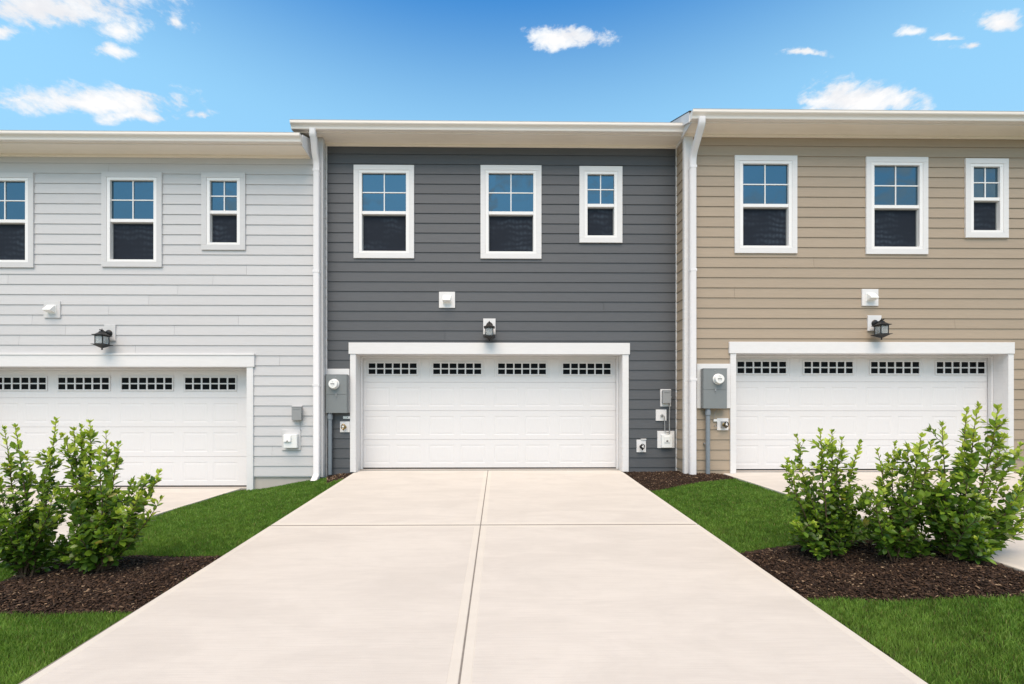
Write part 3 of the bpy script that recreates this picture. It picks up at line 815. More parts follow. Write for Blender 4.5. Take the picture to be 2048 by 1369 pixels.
def vent(W_, r, label, mp):
    x0, x1, z0, z1 = pxr(*r, W_ - .036); cx, cz = (x0 + x1) / 2, (z0 + z1) / 2
    t = thing('dryer_vent', (cx, W_, cz), label, 'wall vent', 'dryer vents high on the townhouse fronts')
    Bx(x0, x1, W_ - .036, W_ - .006, z0, z1).build('mounting_block', mp, t, bevel=.003)
    h = .068; a, b = cx - h, cx + h; y = W_ - .0365; pr = .10
    hood = MB(); hood.prism([(y, cz + h), (y, cz - h + .005), (y - pr, cz - h + .035), (y - pr, cz - h + .055), (y - .02, cz + h)], a, b)
    hood.build('hood', M['plastic'], t, bevel=.004)
    fl = Bx(a - .012, b + .012, y - .005, y + .0, cz - h - .008, cz + h + .012).build('flange', M['plastic'], t, bevel=.002)
vent(YG, (878, 910, 584, 616), 'white dryer vent hood on the slate grey wall between two windows', M['trim'])
vent(YL, (87, 120, 602.5, 636), 'small vent hood on the pale grey wall up left of the lantern', M['trim_pale'])
vent(YB, (1724.5, 1757, 578.5, 612), 'white dryer vent hood on the tan wall just above the lantern', M['trim'])

def lantern(W_, r, disc, label, mp):
    x0, x1, z0, z1 = pxr(*r, W_ - .036)
    cx, cz = X(disc[0], W_ - .05), Z(disc[1], W_ - .05, disc[0])
    t = thing('wall_lantern', (cx, W_, cz), label, 'outdoor lamp', 'black carriage lanterns over the garage doors')
    Bx(x0, x1, W_ - .036, W_ - .006, z0, z1).build('mounting_block', mp, t, bevel=.003)
    MB().lathe([(.062, 0), (.062, .006), (.050, .014), (.046, .024), (.020, .034), (.0, .036)], (cx, W_ - .0362, cz), 'Y', 24).build('back_plate', M['black'], t, smooth=True)
    yl = W_ - .175
    pth = [(cx, W_ - .06, cz), (cx, W_ - .10, cz + .012), (cx, yl, cz + .026), (cx, yl - .035, cz + .030)]
    ar = MB().tube(pth, .0095, 10); ar.lathe([(0, 0), (.011, .006), (.013, .014), (.008, .022), (0, .026)], (cx, yl - .028, cz + .030), 'Y', 10)
    ar.lathe([(.006, .028), (.009, .045), (.004, .058), (0, .066)], (cx, yl, cz), 'Z', 10); ar.tube([(cx - .028, yl, cz + .030), (cx + .028, yl, cz + .030)], .006, 8)
    ar.build('arm', M['black'], t, smooth=True)
    top = cz + .02
    # four sided roof with a lifted eave, chimney piece on top
    MB().lathe([(.012, .012), (.014, -.004), (.030, -.012), (.034, -.03), (.070, -.062), (.098, -.074), (.099, -.082), (.090, -.086), (0, -.086)], (cx, yl, top), 'Z', 4, square=True).build('lantern_roof', M['black'], t, bevel=.0015, bseg=1)
    zt, zb = top - .086, top - .235; c = .064
    cage = MB()
    for sx in (-1, 1):
        for sy in (-1, 1): cage.box(cx + sx * c - .006, cx + sx * c + .006, yl + sy * c - .006, yl + sy * c + .006, zb, zt)
    for (zz0, zz1) in ((zt - .010, zt - .0), (zb, zb + .010)):
        cage.box(cx - c + .006, cx + c - .006, yl - c - .005, yl - c + .005, zz0, zz1); cage.box(cx - c + .006, cx + c - .006, yl + c - .005, yl + c + .005, zz0, zz1)
        cage.box(cx - c - .005, cx - c + .005, yl - c + .006, yl + c - .006, zz0, zz1); cage.box(cx + c - .005, cx + c + .005, yl - c + .006, yl + c - .006, zz0, zz1)
    cage.build('cage', M['black'], t)
    for (dx_, dy_, h0, h1) in ((0, -c, 1, 0), (0, c, 1, 0), (-c, 0, 0, 1), (c, 0, 0, 1)):
        Bx(cx + dx_ - (c - .007 if h0 else .0015), cx + dx_ + (c - .007 if h0 else .0015), yl + dy_ - (c - .007 if h1 else .0015), yl + dy_ + (c - .007 if h1 else .0015), zb + .011, zt - .011).build('glass_pane', M['lampglass'], t)
    MB().lathe([(.016, 0), (.016, .05), (.020, .06), (.020, .10), (.010, .118), (0, .12)], (cx, yl, zb + .001), 'Z', 12).build('candle_sleeve', M['plastic'], t, smooth=True)
    MB().lathe([(0, 0), (.105, 0), (.106, -.008), (.085, -.014), (.055, -.034), (.020, -.058), (.013, -.062), (0, -.063)], (cx, yl, zb - .0005), 'Z', 4, square=True).build('base_tray', M['black'], t, bevel=.0015, bseg=1)
    MB().lathe([(.006, 0), (.008, -.006), (.015, -.014), (.016, -.020), (.010, -.030), (0, -.034)], (cx, yl, zb - .062), 'Z', 12).build('finial', M['black'], t, smooth=True)
lantern(YG, (966.5, 991, 637.5, 669), (979, 651.5), 'black carriage lantern on white block centred over the middle garage door', M['trim'])
lantern(YL, (208, 230.5, 650, 682), (216.5, 667), 'black carriage lantern on the pale grey wall over the left garage door', M['trim_pale'])
lantern(YB, (1736, 1763, 631, 662), (1751, 647), 'black carriage lantern on the tan wall over the right garage door', M['trim'])

def meter(W_, box, board, c, seam, cond, zb, label, board_mb):
    x0, x1, z0, z1 = pxr(*box, W_ - .15)
    t = thing('electric_meter', ((x0 + x1) / 2, W_, z0), label, 'electric meter', 'grey electric meter cabinets beside the garage doors')
    board_mb.build('backing_board', M['trim'], t, bevel=.003, bseg=1)
    zs = Z(seam, W_ - .15, box[0])
    Bx(x0, x1, W_ - .135, W_ - .034, z0, z1).build('cabinet', M['steel'], t, bevel=.004)
    Bx(x0 + .004, x1 - .004, W_ - .143, W_ - .1352, zs + .002, z1 + .004).build('upper_cover', M['steel'], t, bevel=.003)
    Bx(x0 + .004, x1 - .004, W_ - .141, W_ - .1352, z0 - .004, zs - .002).build('lower_cover', M['steel'], t, bevel=.003)
    Bx(x0 - .003, x1 + .003, W_ - .146, W_ - .04, z1 + .0045, z1 + .012).build('rain_lip', M['steel'], t, bevel=.002, bseg=1)
    xc = (x0 + x1) / 2
    lt = MB(); lt.box(xc - .012, xc + .012, W_ - .152, W_ - .1432, zs - .02, zs + .02); lt.tube([(xc, W_ - .150, zs - .018), (xc + .012, W_ - .156, zs - .036), (xc + .004, W_ - .156, zs - .05), (xc - .006, W_ - .15, zs - .036)], .003, 6)
    lt.box(xc - .02, xc + .02, W_ - .145, W_ - .1432, zs + .03, zs + .036); lt.box(xc - .022, xc + .004, W_ - .147, W_ - .1432, z1 - .03, z1 - .018)
    lt.build('latch', M['steel_light'], t)
    mx, mz = X(c[0], W_ - .18), Z(c[1], W_ - .18, c[0]); y = W_ - .1432
    dial = MB().lathe([(.092, 0), (.092, .012), (.084, .018), (.082, .02), (.080, .065), (.074, .076), (0, .078)], (mx, y, mz), 'Y', 32).build('meter_dial', M['plastic'], t, smooth=True)
    mk = MB(); yy = y - .0785
    mk.box(mx - .038, mx + .030, yy - .0015, yy, mz - .007, mz + .007)
    for (a, b, w, h) in ((0, .034, .012, .006), (0, -.036, .004, .014), (.022, -.022, .016, .004), (-.022, -.034, .010, .004), (-.012, .05, .008, .004)):
        mk.box(mx + a - w / 2, mx + a + w / 2, yy - .001, yy, mz + b - h / 2, mz + b + h / 2)
    mk.build('meter_print', M['ink'], dial)
    cx = X(cond, W_ - .10)
    cd_ = MB(); yc = W_ - .085
    cd_.lathe([(.038, z0 - .005), (.038, z0 - .035), (.046, z0 - .045), (.046, z0 - .115), (.036, z0 - .125), (.035, zb)], (cx, yc, 0), 'Z', 20)
    c_ = cd_.build('conduit', M['conduit'], t, smooth=True)
    Bx(cx - .055, cx - .034, yc + .02, W_ - .02, z0 - .62, z0 - .60).build('clamp', M['steel_light'], c_)
    return t
bm_ = MB(); yb0, yb1 = YG - .034, YG - .006
a0, a1, a2, a3 = X(655.5, YG), X(700, YG), Z(738.5, YG - .03), Z(826, YG - .03)
bm_.box(a0, a1 - .001, yb0, yb1, a3, a2)
meter(YG, (650.5, 693.5, 750.5, 826, ), None, (667, 768.5), 789.5, 659.5, Z(949, YG - .08), 'grey electric meter cabinet on the slate wall, squeezed between downspout and middle garage door', bm_)
bm_ = MB(); yb0, yb1 = YB - .034, YB - .006
bm_.box(X(1394, YB - .03), X(1461, YB - .03) - .001, yb0, yb1, Z(817, YB - .03), Z(727.5, YB - .03))
meter(YB, (1407, 1455, 738.5, 817), None, (1438, 758.5), 780, 1416.5, Z(958, YB - .08), 'grey electric meter cabinet on white board on the tan wall', bm_)

def hose_bib(W_, r, c, label, mat, body=None, tab=None, ring=None):
    x0, x1, z0, z1 = pxr(*r, W_ - .034)
    t = thing('hose_tap', ((x0 + x1) / 2, W_, z0), label, 'outdoor tap', 'hose taps low on the townhouse fronts')
    Bx(x0, x1, W_ - .034, W_ - .006, z0, z1).build('mounting_block', M['trim'], t, bevel=.003)
    cx, cz = X(c[0], W_ - .06), Z(c[1], W_ - .06, c[0]); y = W_ - .0342
    if body: Bx(cx - .045, cx + .03, y - .03, y, cz - .055, cz + .06).build('valve_box', M['steel_light'], t, bevel=.004); y -= .0302
    mb = MB().lathe([(.034, 0), (.034, .006), (.018, .012), (.016, .05), (.022, .054), (.022, .07), (0, .072)], (cx, y, cz), 'Y', 20)
    mb.tube([(cx, y - .04, cz), (cx, y - .055, cz - .03), (cx, y - .07, cz - .055)], .014, 10)
    mb.build('tap_body', mat, t, smooth=True)
    w = MB(); ang = [2 * math.pi * k / 20 for k in range(21)]
    w.tube([(cx + .036 * math.cos(a), y - .078, cz + .045 * math.sin(a) + .006) for a in ang], .008, 8)
    for a in (0.4, 1.97, 3.54, 5.1): w.tube([(cx, y - .074, cz + .006), (cx + .034 * math.cos(a), y - .078, cz + .006 + .043 * math.sin(a))], .005, 6)
    w.build('hand_wheel', ring or mat, t, smooth=True)
    MB().lathe([(0, 0), (.014, .0), (.014, .012), (0, .014)], (cx, y - .076, cz + .006), 'Y', 12).build('hub', M['plastic'], t, smooth=True)
    if tab: Bx(X(tab[0], W_), X(tab[1], W_), W_ - .05, W_ - .0, z1 + .001, z1 + .018).build('drip_tab', M['trim'], t, bevel=.002)
hose_bib(YG, (680, 699.5, 843.5, 865), (688.5, 854.5), 'brass hose tap on white block, right of the conduit at the middle garage door', M['brass'])
hose_bib(YG, (1273.5, 1292, 880, 905), (1283.5, 894), 'black hose tap on white block low on the slate wall, right of the middle garage', M['black'], tab=(1281, 1291), ring=M['black'])
hose_bib(YB, (1434.5, 1457, 837, 861), (1448, 850), 'hose tap with grey valve box on the tan wall, below the meter cabinet', M['brass'], body=True, ring=M['dark'])

def cable(name, pts, r, mat, label, cat):
    o = MB().tube(pts, r, 8).build(name, mat, None, smooth=True, org=pts[0]); return tag(o, label, cat)
# small strip over the brass tap; bracket at the tan tap with its wire
t_ = pxr(686, 699.5, 833, 838, YG - .03)
s_ = thing('grounding_bar', (t_[0], YG, t_[2]), 'small white strip with a screw above the brass tap', 'bracket')
Bx(t_[0], t_[1], YG - .03, YG - .006, t_[2], t_[3]).build('bar', M['plastic'], s_, bevel=.002)
MB().lathe([(.009, 0), (.009, .004), (0, .006)], (t_[1] - .04, YG - .0302, (t_[2] + t_[3]) / 2), 'Y', 10).build('screw', M['steel'], s_)
t_ = pxr(1427, 1434, 839, 843.5, YB - .03)
s_ = thing('grounding_bar', (t_[0], YB, t_[2]), 'small pale bracket left of the tan wall tap with grey wire running up', 'bracket')
Bx(t_[0], t_[1], YB - .04, YB - .006, t_[2], t_[3]).build('bar', M['plastic'], s_, bevel=.002)
MB().tube([at(1427, 841, YB - .035), at(1429, 832, YB - .05), at(1430, 826, YB - .06), at(1434, 820, YB - .07), at(1436, 816, YB - .07)], .004, 6).build('wire', M['steel_light'], s_, smooth=True)
MB().tube([at(1434, 846, YB - .04), at(1433, 853, YB - .05), at(1430, 854, YB - .055), at(1429, 851, YB - .055)], .006, 6).build('hook', M['steel'], s_, smooth=True)

def small_box(W_, pl, bx_, depth, mat, label, cat, name, plate_mat, extra=None):
    x0, x1, z0, z1 = pxr(*pl, W_ - .034)
    t = thing(name, ((x0 + x1) / 2, W_, z0), label, cat)
    Bx(x0, x1, W_ - .034, W_ - .006, z0, z1).build('mounting_block', plate_mat, t, bevel=.003)
    a0, a1, b0, b1 = pxr(*bx_, W_ - .034 - depth)
    Bx(a0, a1, W_ - .034 - depth, W_ - .0345, b0, b1).build('box_body', mat, t, bevel=.006)
    if extra: extra(t, a0, a1, b0, b1, W_ - .034 - depth)
    return t
def ex_gray(t, a0, a1, b0, b1, y):
    Bx(a0 - .003, a1 + .003, y - .004, y + .05, b1 + .0005, b1 + .012).build('lid', M['steel_light'], t, bevel=.003)
    Bx(a0 + .02, a1 - .02, y - .006, y - .0005, b1 - .03, b1 - .022).build('ridge', M['steel_light'], t, bevel=.002)
    Bx(a1 + .0005, a1 + .014, y + .01, y + .03, (b0 + b1) / 2 - .012, (b0 + b1) / 2 + .016).build('hasp', M['steel'], t, bevel=.002)
small_box(YL, (583.5, 604, 811.5, 842), (583, 602, 815, 841), .075, M['steel_light'], 'grey lidded utility box on the pale wall, above the white one', 'utility box', 'utility_box', M['trim_pale'], ex_gray)
small_box(YG, (1321, 1342, 779, 813.5), (1326, 1342.5, 782, 807), .07, M['steel_light'], 'grey lidded utility box on white plate on the slate wall near its right corner', 'utility box', 'utility_box', M['trim'], ex_gray)
def ex_flap(t, a0, a1, b0, b1, y):
    w = (a1 - a0)
    MB().prism([(y - .0005, b1 - .02), (y - .0005, b1 - .13), (y - .03, b1 - .13), (y - .018, b1 - .02)], a0 + .008, a0 + w * .58).build('flap', M['plastic'], t, bevel=.003)
    Bx(a0 + w * .30, a0 + w * .37, y - .034, y - .0302, b1 - .13, b1 - .108).build('lock', M['ink'], t)
small_box(YL, (563.5, 601, 860, 901), (567, 593.5, 869, 896.5), .07, M['plastic'], 'white covered socket box low on the pale wall, beside the downspout', 'socket box', 'socket_box', M['trim_pale'], ex_flap)
def ex_oval(t, a0, a1, b0, b1, y):
    w, h = a1 - a0, b1 - b0
    Bx(a0 + w * .2, a1 - w * .25, y - .012, y - .0005, b0 + h * .40, b1 - h * .12).build('face_plate', M['plastic'], t, bevel=.004)
    cx, cz = a0 + w * .48, b0 + h * .52
    mb = MB(); mb.lathe([(.022, 0), (.022, .002), (0, .003)], (cx, y - .0122, cz), 'Y', 16)
    mb.v = [(v[0], v[1], cz + (v[2] - cz) * .55) for v in mb.v]; mb.build('slot', M['ink'], t)
small_box(YG, (1315, 1349, 862.5, 896.5), (1324, 1345, 870, 896), .045, M['plastic'], 'large white square cable box low on the slate wall near its right corner', 'cable box', 'cable_box', M['trim'], ex_oval)
# cable entry plate
x0, x1, z0, z1 = pxr(1312, 1333, 819.5, 842, YG - .034)
t = thing('cable_entry', ((x0 + x1) / 2, YG, z0), 'white square plate with a cable elbow between the grey box and the large white box', 'cable plate')
Bx(x0, x1, YG - .034, YG - .006, z0, z1).build('mounting_block', M['trim'], t, bevel=.003)
pc = at(1324.5, 831, YG - .05)
MB().lathe([(.026, 0), (.026, .004), (.014, .01), (.010, .03), (0, .032)], (pc.x, YG - .0342, pc.z), 'Y', 14).build('gland', M['steel_light'], t, smooth=True)
MB().tube([(pc.x, YG - .06, pc.z), (pc.x - .02, YG - .066, pc.z - .012), (pc.x - .03, YG - .05, pc.z - .016)], .008, 8).build('elbow', M['steel'], t, smooth=True)
cable('conduit_pipe', [at(1325, 831, YG - .065), at(1328, 832.5, YG - .07), at(1329.3, 837, YG - .06), at(1329.5, 850, YG - .055), at(1329.7, 862, YG - .06), at(1331, 864.5, YG - .065), at(1338, 865.5, YG - .065)], .009, M['steel_light'], 'short bent grey pipe from the cable plate down to the large white box', 'conduit')
cable('conduit_pipe', [at(1339, 807.5, YG - .07), at(1339.3, 815, YG - .06), at(1338.7, 840, YG - .055), at(1338.8, 855, YG - .06), at(1339, 868, YG - .065)], .011, M['steel_light'], 'long straight grey pipe from the lidded box down to the large white box', 'conduit')
cable('cable', [at(600, 841, YL - .06), at(600.3, 850, YL - .045), at(600.5, 861, YL - .04)], .004, M['steel'], 'thin dark cable between the grey and the white box on the pale wall', 'cable')

# ------------------------------------------------------------ mulch chips
rng = np.random.default_rng(11)
def scatter(poly, dens):
    p = np.array(poly); x0, y0 = p.min(0); x1, y1 = p.max(0)
    n = int((x1 - x0) * (y1 - y0) * dens); x = rng.uniform(x0, x1, n); y = rng.uniform(y0, y1, n)
    k = point_in(poly, x, y) & (x > -9) & ~((x > 0) & (x < CR0 + .03 + np.clip((8.4 - y) * .0135 - .02, 0, 1))) & ~((x < 0) & (x > CL0 - .02 + (8.4 - y) * .009 - .03) & (y < 7.7)); return x[k], y[k]
def rotmats(yaw, pitch, roll):
    cy, sy, cp, sp_, cr, sr = np.cos(yaw), np.sin(yaw), np.cos(pitch), np.sin(pitch), np.cos(roll), np.sin(roll)
    Rz = np.zeros((len(yaw), 3, 3)); Rz[:, 0, 0] = cy; Rz[:, 0, 1] = -sy; Rz[:, 1, 0] = sy; Rz[:, 1, 1] = cy; Rz[:, 2, 2] = 1
    Ry = np.zeros_like(Rz); Ry[:, 0, 0] = cp; Ry[:, 0, 2] = sp_; Ry[:, 1, 1] = 1; Ry[:, 2, 0] = -sp_; Ry[:, 2, 2] = cp
    Rx = np.zeros_like(Rz); Rx[:, 0, 0] = 1; Rx[:, 1, 1] = cr; Rx[:, 1, 2] = -sr; Rx[:, 2, 1] = sr; Rx[:, 2, 2] = cr
    return Rz @ Ry @ Rx
def fast_mesh(name, verts, faces, mi, mats, smooth=False):
    me = bpy.data.meshes.new(name); nf, k = faces.shape
    me.vertices.add(len(verts)); me.vertices.foreach_set('co', verts.astype(np.float32).ravel())
    me.loops.add(nf * k); me.loops.foreach_set('vertex_index', faces.astype(np.int32).ravel())
    me.polygons.add(nf); me.polygons.foreach_set('loop_start', np.arange(0, nf * k, k, dtype=np.int32)); me.polygons.foreach_set('loop_total', np.full(nf, k, np.int32))
    for m in mats: me.materials.append(m)
    me.polygons.foreach_set('material_index', mi.astype(np.int32))
    if smooth: me.polygons.foreach_set('use_smooth', np.ones(nf, bool))
    me.update(calc_edges=True); me.validate()
    return me
cube = np.array([(x, y, z) for z in (-.5, .5) for y in (-.5, .5) for x in (-.5, .5)])
cubeF = np.array([(0, 2, 3, 1), (4, 5, 7, 6), (0, 1, 5, 4), (1, 3, 7, 5), (3, 2, 6, 7), (2, 0, 4, 6)])
def chips(poly, dens, name='bark_mulch', pale=.045):
    x, y = scatter(poly, dens); n = len(x)
    L = rng.gamma(3.0, .0065, n).clip(.007, .055); Wd = L * rng.uniform(.16, .5, n); T = rng.uniform(.002, .006, n)
    V = cube[None] * np.stack([L, Wd, T], -1)[:, None]
    V[:, [1, 3, 5, 7], 1] *= rng.uniform(.2, 1, (n, 1)); V[:, 4:, 0] *= rng.uniform(.7, 1, (n, 1))
    Rm = rotmats(rng.uniform(0, 6.28, n), rng.normal(0, .30, n), rng.normal(0, .45, n))
    V = np.einsum('nij,nkj->nki', Rm, V)
    c = np.stack([x, y, soilH(x, y) + rng.uniform(.0, .020, n)], -1); V += c[:, None]
    Fc = (cubeF[None] + 8 * np.arange(n)[:, None, None]).reshape(-1, 4)
    mi = rng.choice(3, n, p=[.60 - pale / 2, .40 - pale / 2, pale])
    me = fast_mesh(name, V.reshape(-1, 3), Fc, np.repeat(mi, 6), [M['chip1'], M['chip2'], M['chip3']])
    o = bpy.data.objects.new(name, me); COL.objects.link(o); return tag(o, kind='stuff')
tag(chips(LBED, 13000), 'dark brown bark mulch under the two left shrubs', 'mulch')
tag(chips(RBED, 13000), 'dark brown bark mulch under the three right shrubs', 'mulch')
tag(chips(WBEDR, 8000, pale=.05), 'dark bark mulch along the foot of the slate and tan walls', 'mulch')
tag(chips(WBEDL, 5000, pale=.22), 'dirt and wood chips at the foot of the grey conduit', 'mulch')
tag(chips([(9.04, 7.3), (12, 7.3), (12, 7.9), (9.04, 7.9)], 1500), 'dark bark mulch beyond the right garage door at the photo edge', 'mulch')

# ------------------------------------------------------------ grass
def grass(x0, x1, y0, y1, label):
    out = []
    for ya in np.arange(y0, y1, .25):
        yb = min(ya + .25, y1); d = max(ya, 1.5)
        dens = 26000 * min(1, (3.4 / max(d, 2.0)) ** 1.15)
        if ya < 1.2: dens = 2500
        n = int((x1 - x0) * (yb - ya) * dens)
        x = rng.uniform(x0, x1, n); y = rng.uniform(ya, yb, n)
        k = np.ones(n, bool)
        jx, jy = x + rng.normal(0, .008, n), y + rng.normal(0, .008, n)
        for p in BEDS: k &= ~point_in(p, jx, jy)
        wv = .012 + .010 * np.sin(y * 7.3) + .007 * np.sin(y * 23.1 + 1) + rng.normal(0, .006, n)
        lo_ = x0 + wv - .006 + (np.clip((8.4 - y) * .0135 - .02, 0, 1) if x0 > 0 else 0)
        hi_ = x1 - wv * .8 + ((8.4 - y) * .009 - .03 if x1 < 0 else 0)
        k &= (x > lo_) & (x < hi_)
        out.append(np.stack([x[k], y[k], np.full(k.sum(), d)], -1))
    P = np.concatenate(out); n = len(P); x, y, d = P.T
    patch = .5 + .5 * np.sin(x * 2.3 + 1.7 * np.sin(y * 1.9)) * np.sin(y * 2.9 + x)
    h = rng.uniform(.020, .044, n) * (.85 + .3 * patch); w = rng.uniform(.0013, .0026, n) * np.clip(d / 3.2, .9, 2.4)
    a = rng.uniform(0, 6.28, n); lean = rng.uniform(.05, .7, n); b = rng.uniform(0, 6.28, n)
    base = np.stack([x, y, soilH(x, y) - .003], -1)
    side = np.stack([np.cos(a), np.sin(a), np.zeros(n)], -1) * w[:, None]
    bend = np.stack([np.cos(b) * lean, np.sin(b) * lean, np.ones(n)], -1)
    m_ = base + bend * np.array([.35, .35, 1]) * (h * .55)[:, None]
    tip = base + bend * h[:, None]
    V = np.stack([base - side, base + side, m_ + side * .8, m_ - side * .8, tip], 1).reshape(-1, 3)
    i = 5 * np.arange(n)
    F3 = np.stack([np.stack([i, i + 1, i + 2], -1), np.stack([i, i + 2, i + 3], -1), np.stack([i + 3, i + 2, i + 4], -1)], 1).reshape(-1, 3)
    pf = .5 + .3 * np.sin(x * 6.1 + 2 * np.sin(y * 3.7)) + .2 * np.sin(y * 11.3 + x * 9.2) * np.sin(x * 17.0)
    light = rng.uniform(0, 1, n) < (.10 + .30 * patch + .40 * pf) * np.clip(1.6 - d * .14, .5, 1.3); mi = np.where(light, 1, 0); mi[rng.uniform(0, 1, n) < .012 + .03 * (1 - pf)] = 2
    me = fast_mesh('grass', V, F3, np.repeat(mi, 3), [M['blade0'], M['blade1'], M['blade2']])
    o = bpy.data.objects.new('grass', me); COL.objects.link(o); return tag(o, label, 'grass', kind='stuff')
grass(EL + .0, CL0 + .02, .2, YL - .02, 'mown green lawn strip between the left and the middle driveway')
grass(CR0 + .022, ER - .012, .2, 7.9, 'mown green lawn strip between the middle and the right driveway')

# ------------------------------------------------------------ shrubs
LEAFV = []; NL = 5
for k in range(NL):
    t = k / (NL - 1); wdt = [0.03, .19, .27, .20, .0][k]; zz = -.16 * t * t + .06 * t
    LEAFV.append((t, wdt, zz + .10 * wdt)); LEAFV.append((t, 0, zz - .03)); LEAFV.append((t, -wdt, zz + .10 * wdt))
LEAFV = np.array(LEAFV)
LF = []
for k in range(NL - 1):
    i = 3 * k; LF += [(i, i + 1, i + 4, i + 3), (i + 1, i + 2, i + 5, i + 4)]
LF = np.array(LF)
LEAFMESH = {}
def leaf_mesh(m):
    if m not in LEAFMESH:
        LEAFMESH[m] = fast_mesh('leaf', LEAFV, LF, np.zeros(len(LF)), [M['leaf%d' % m]], True)
    return LEAFMESH[m]

def shrub(base_px, tips, label, seed, size=.047, low=14, spread=.42, thin=1.0):
    rg = np.random.default_rng(seed); rr = random.Random(seed)
    bx, by = ground(*base_px); bz = float(soilH(bx, by))
    root = thing('shrub', (bx, by, bz), label, 'shrub', 'leafy green shrubs in the mulch beds')
    B = Vector((bx, by, bz)); stems = []; leaves = []      # leaf: pos, dir, size, tone
    topz = max(at(p[0], p[1], by).z for p in tips)
    def leafrun(pts, l0, l1, sp0, tone_tip, dens=1.0):
        # walk the polyline, leaves in a spiral
        seg = [(pts[k + 1] - pts[k]).length for k in range(len(pts) - 1)]; T = sum(seg); s = l0 * T; phi = rr.uniform(0, 6.28)
        while s < l1 * T:
            q = s; k = 0
            while k < len(seg) - 1 and q > seg[k]: q -= seg[k]; k += 1
            d = (pts[k + 1] - pts[k]).normalized(); p = pts[k] + d * q
            u = s / T
            a = d.orthogonal().normalized(); b = d.cross(a)
            out = a * math.cos(phi) + b * math.sin(phi)
            up = 0.35 + 0.65 * u * u
            dr = (out * (1.05 - .45 * u) + d * up + Vector((0, 0, .12 * rr.uniform(-1, 1.3)))).normalized()
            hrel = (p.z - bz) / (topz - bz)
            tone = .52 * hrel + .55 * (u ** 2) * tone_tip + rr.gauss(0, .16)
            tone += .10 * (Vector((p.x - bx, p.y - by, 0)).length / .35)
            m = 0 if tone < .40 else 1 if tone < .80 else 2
            if rr.random() < .008: m = 3
            sz = size * 1.36 * rr.uniform(.62, 1.30) * (1.12 - .42 * u ** 2)
            leaves.append((p, dr, sz, m, rr.uniform(-.7, .7)))
            s += sp0 * rr.uniform(.6, 1.4) / dens; phi += 2.4
        # terminal rosette
        if l1 > .95:
            d = (pts[-1] - pts[-2]).normalized(); a = d.orthogonal().normalized(); b = d.cross(a)
            for k in range(5):
                f = phi + k * 1.256
                dr = ((a * math.cos(f) + b * math.sin(f)) * rr.uniform(.3, .75) + d).normalized()
                leaves.append((pts[-1], dr, size * rr.uniform(.6, 1.0), 2 if tone_tip > .5 and rr.random() < .8 else 1, rr.uniform(-.5, .5)))
    def curve(p0, p1, sag, n=9):
        c = p0.lerp(p1, .45) + sag; out = []
        for k in range(n):
            t = k / (n - 1); out.append(p0 * (1 - t) ** 2 + c * 2 * t * (1 - t) + p1 * t * t + Vector((rr.gauss(0, .004), rr.gauss(0, .004), 0)) * (1 if 0 < k < n - 1 else 0))
        return out
    def twig(pts, u, ln, tone, fl=1.0):
        k = u * (len(pts) - 1); i = min(int(k), len(pts) - 2); p = pts[i].lerp(pts[i + 1], k - i); d = (pts[i + 1] - pts[i]).normalized()
        a = rr.uniform(0, 6.28); out = Vector((math.cos(a), math.sin(a), 0))
        e = p + (out * rr.uniform(.5, .95) * fl + Vector((0, 0, rr.uniform(.45, 1.1)))).normalized() * ln
        tp = curve(p, e, out * ln * .15, 6); stems.append((tp, .0026, .0012)); leafrun(tp, .12, 1, .020, tone, thin)
        return tp
    for (px, py) in tips:
        tip = at(px, py, by + rr.uniform(-.22, .22))
        dev = Vector((tip.x - bx, tip.y - by, 0))
        p0 = B + Vector((rr.uniform(-.05, .05), rr.uniform(-.05, .05), -.01)) + dev * .06
        L = (tip - p0).length
        pts = curve(p0, tip, dev * .16 + Vector((rr.uniform(-.03, .03), 0, 0)))
        stems.append((pts, .0065 * min(1.3, L / .8), .0018))
        leafrun(pts, .30, 1, .018, 1.0, thin)
        nt_ = int(5 + L * 9)
        for k in range(nt_):
            u = rr.uniform(.16, .90); twig(pts, u, rr.uniform(.07, .20) * (1.25 - .75 * u), .75 if u > .5 else .35)
    # short leafy shoots that fill the lower half
    for k in range(int(low * .72)):
        a = 6.283 * k / (low * .72) + rr.uniform(-.3, .3); rad = spread * rr.uniform(.35, 1.0)
        e = B + Vector((rad * math.cos(a), rad * .8 * math.sin(a), (topz - bz) * rr.uniform(.06, .62)))
        pts = curve(B + Vector((rr.uniform(-.04, .04), rr.uniform(-.04, .04), 0)), e, Vector((0, 0, .02)) + (e - B) * .08, 8)
        stems.append((pts, .0045, .0016)); leafrun(pts, .16, 1, .017, .4, thin)
        for q in range(7): twig(pts, rr.uniform(.22, .95), rr.uniform(.06, .16), .3)
    for pts, r0, r1 in stems[:0]: pass
    main = [s for s in stems if s[1] > .0040]; fine_ = [s for s in stems if s[1] <= .0040]
    for pts, r0, r1 in main: MB().tube(pts, r0, 6, 0, r1).build('stem', M['wood'], root, smooth=True)
    tw = MB()
    for pts, r0, r1 in fine_: tw.tube(pts, r0, 4, 0, r1)
    tag(tw.build('twigs', M['wood'], root), kind='stuff')
    n = len(leaves)
    P = np.array([l[0][:] for l in leaves]); Dn = np.array([l[1][:] for l in leaves]); Sz = np.array([l[2] for l in leaves]); Mi = np.array([l[3] for l in leaves]); Rl = np.array([l[4] for l in leaves])
    # leaf frame: x along the leaf, z towards the light
    up = np.array([0, -.25, 1.0])[None] + rg.normal(0, .38, (n, 3)); yv = np.cross(up, Dn); yv /= np.linalg.norm(yv, axis=1)[:, None] + 1e-9; zv = np.cross(Dn, yv)
    Rm = np.stack([Dn, yv, zv], -1)
    keep = P[:, 2] + Dn[:, 2] * Sz > soilH(P[:, 0], P[:, 1]) + .005
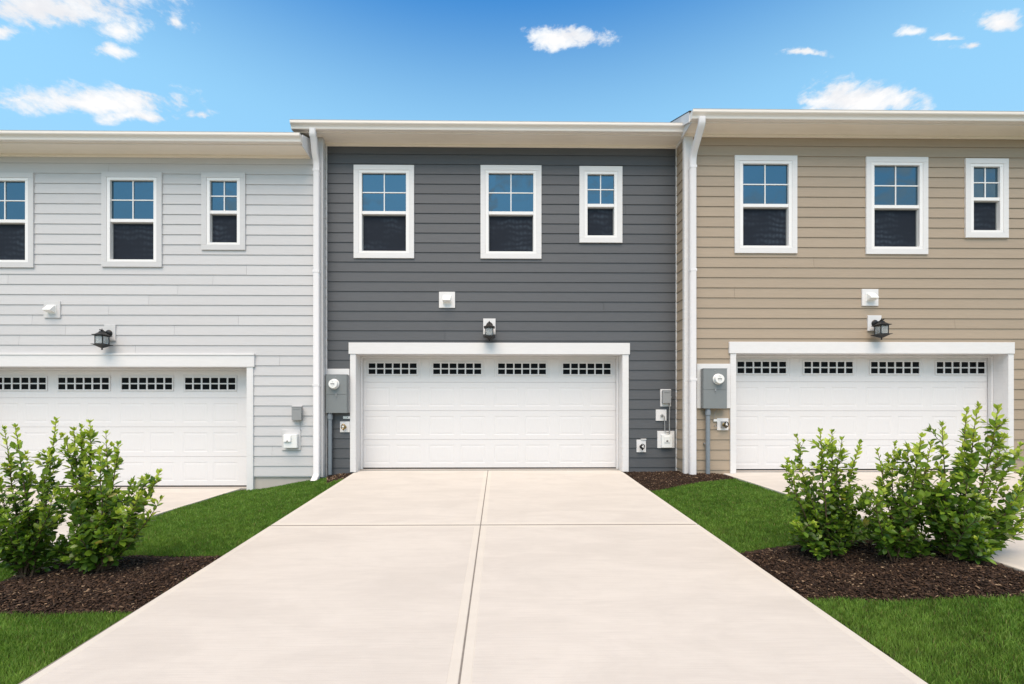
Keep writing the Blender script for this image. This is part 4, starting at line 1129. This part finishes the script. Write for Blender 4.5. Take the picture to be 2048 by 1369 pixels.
    P, Rm, Sz, Mi = P[keep], Rm[keep], Sz[keep], Mi[keep]; n = len(P)
    score = Sz / np.maximum(P[:, 1], .5) * (1 + .9 * (by - P[:, 1])) * rg.uniform(.8, 1.2, n)
    ox = (P[:, 0] / P[:, 1]); score[(ox < -1.12) | (ox > 1.12)] = 0
    order = np.argsort(-score); big_, rest_ = order[:300], order[300:]
    for k in big_:
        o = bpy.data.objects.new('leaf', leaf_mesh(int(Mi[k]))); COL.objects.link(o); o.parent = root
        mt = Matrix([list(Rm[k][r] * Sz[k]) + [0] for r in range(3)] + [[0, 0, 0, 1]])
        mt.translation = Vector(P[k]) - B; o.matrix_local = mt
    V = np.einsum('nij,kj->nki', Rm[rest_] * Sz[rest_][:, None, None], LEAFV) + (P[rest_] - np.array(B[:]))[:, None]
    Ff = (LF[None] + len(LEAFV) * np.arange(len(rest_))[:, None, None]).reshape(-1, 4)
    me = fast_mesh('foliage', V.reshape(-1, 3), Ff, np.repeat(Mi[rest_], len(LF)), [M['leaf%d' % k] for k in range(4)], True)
    o = bpy.data.objects.new('foliage', me); COL.objects.link(o); o.parent = root; tag(o, kind='stuff')
    return n
N = 0
N += shrub((52, 1160), [(9, 860), (31, 856), (112, 842), (100, 905), (-45, 880), (-80, 930), (60, 935), (0, 960), (110, 985)], 'leafy green shrub at the left photo edge, with one tall shoot rising on its right', 21, .046, 26, .46)
N += shrub((203, 1150), [(180, 846), (162, 856), (148, 862), (212, 868), (236, 890), (133, 882), (319, 946), (278, 988), (247, 990), (322, 998), (200, 900), (170, 930)], 'bushy green shrub in the left bed nearest the middle driveway, leaning right', 22, .050, 24, .42)
N += shrub((1652, 1122), [(1594, 874), (1574, 922), (1640, 864), (1664, 865), (1684, 880), (1720, 887), (1592, 1035), (1610, 985), (1672, 940)], 'dense green shrub in the right bed nearest the middle driveway', 23, .046, 24, .38)
N += shrub((1788, 1128), [(1755, 903), (1790, 889), (1842, 874), (1816, 898), (1862, 890), (1745, 985), (1830, 960)], 'green shrub standing in the middle of the three in the right bed', 24, .046, 20, .36)
N += shrub((1902, 1128), [(1884, 852), (1933, 824), (1956, 814), (1996, 818), (2006, 874), (2040, 892), (2044, 968), (2046, 990), (2034, 1012), (2040, 1066), (1985, 1102), (1940, 930), (1880, 940), (2070, 940), (2085, 1000)], 'tallest green shrub with open spreading branches at the right end of its bed', 25, .050, 18, .42)
print('leaves', N)
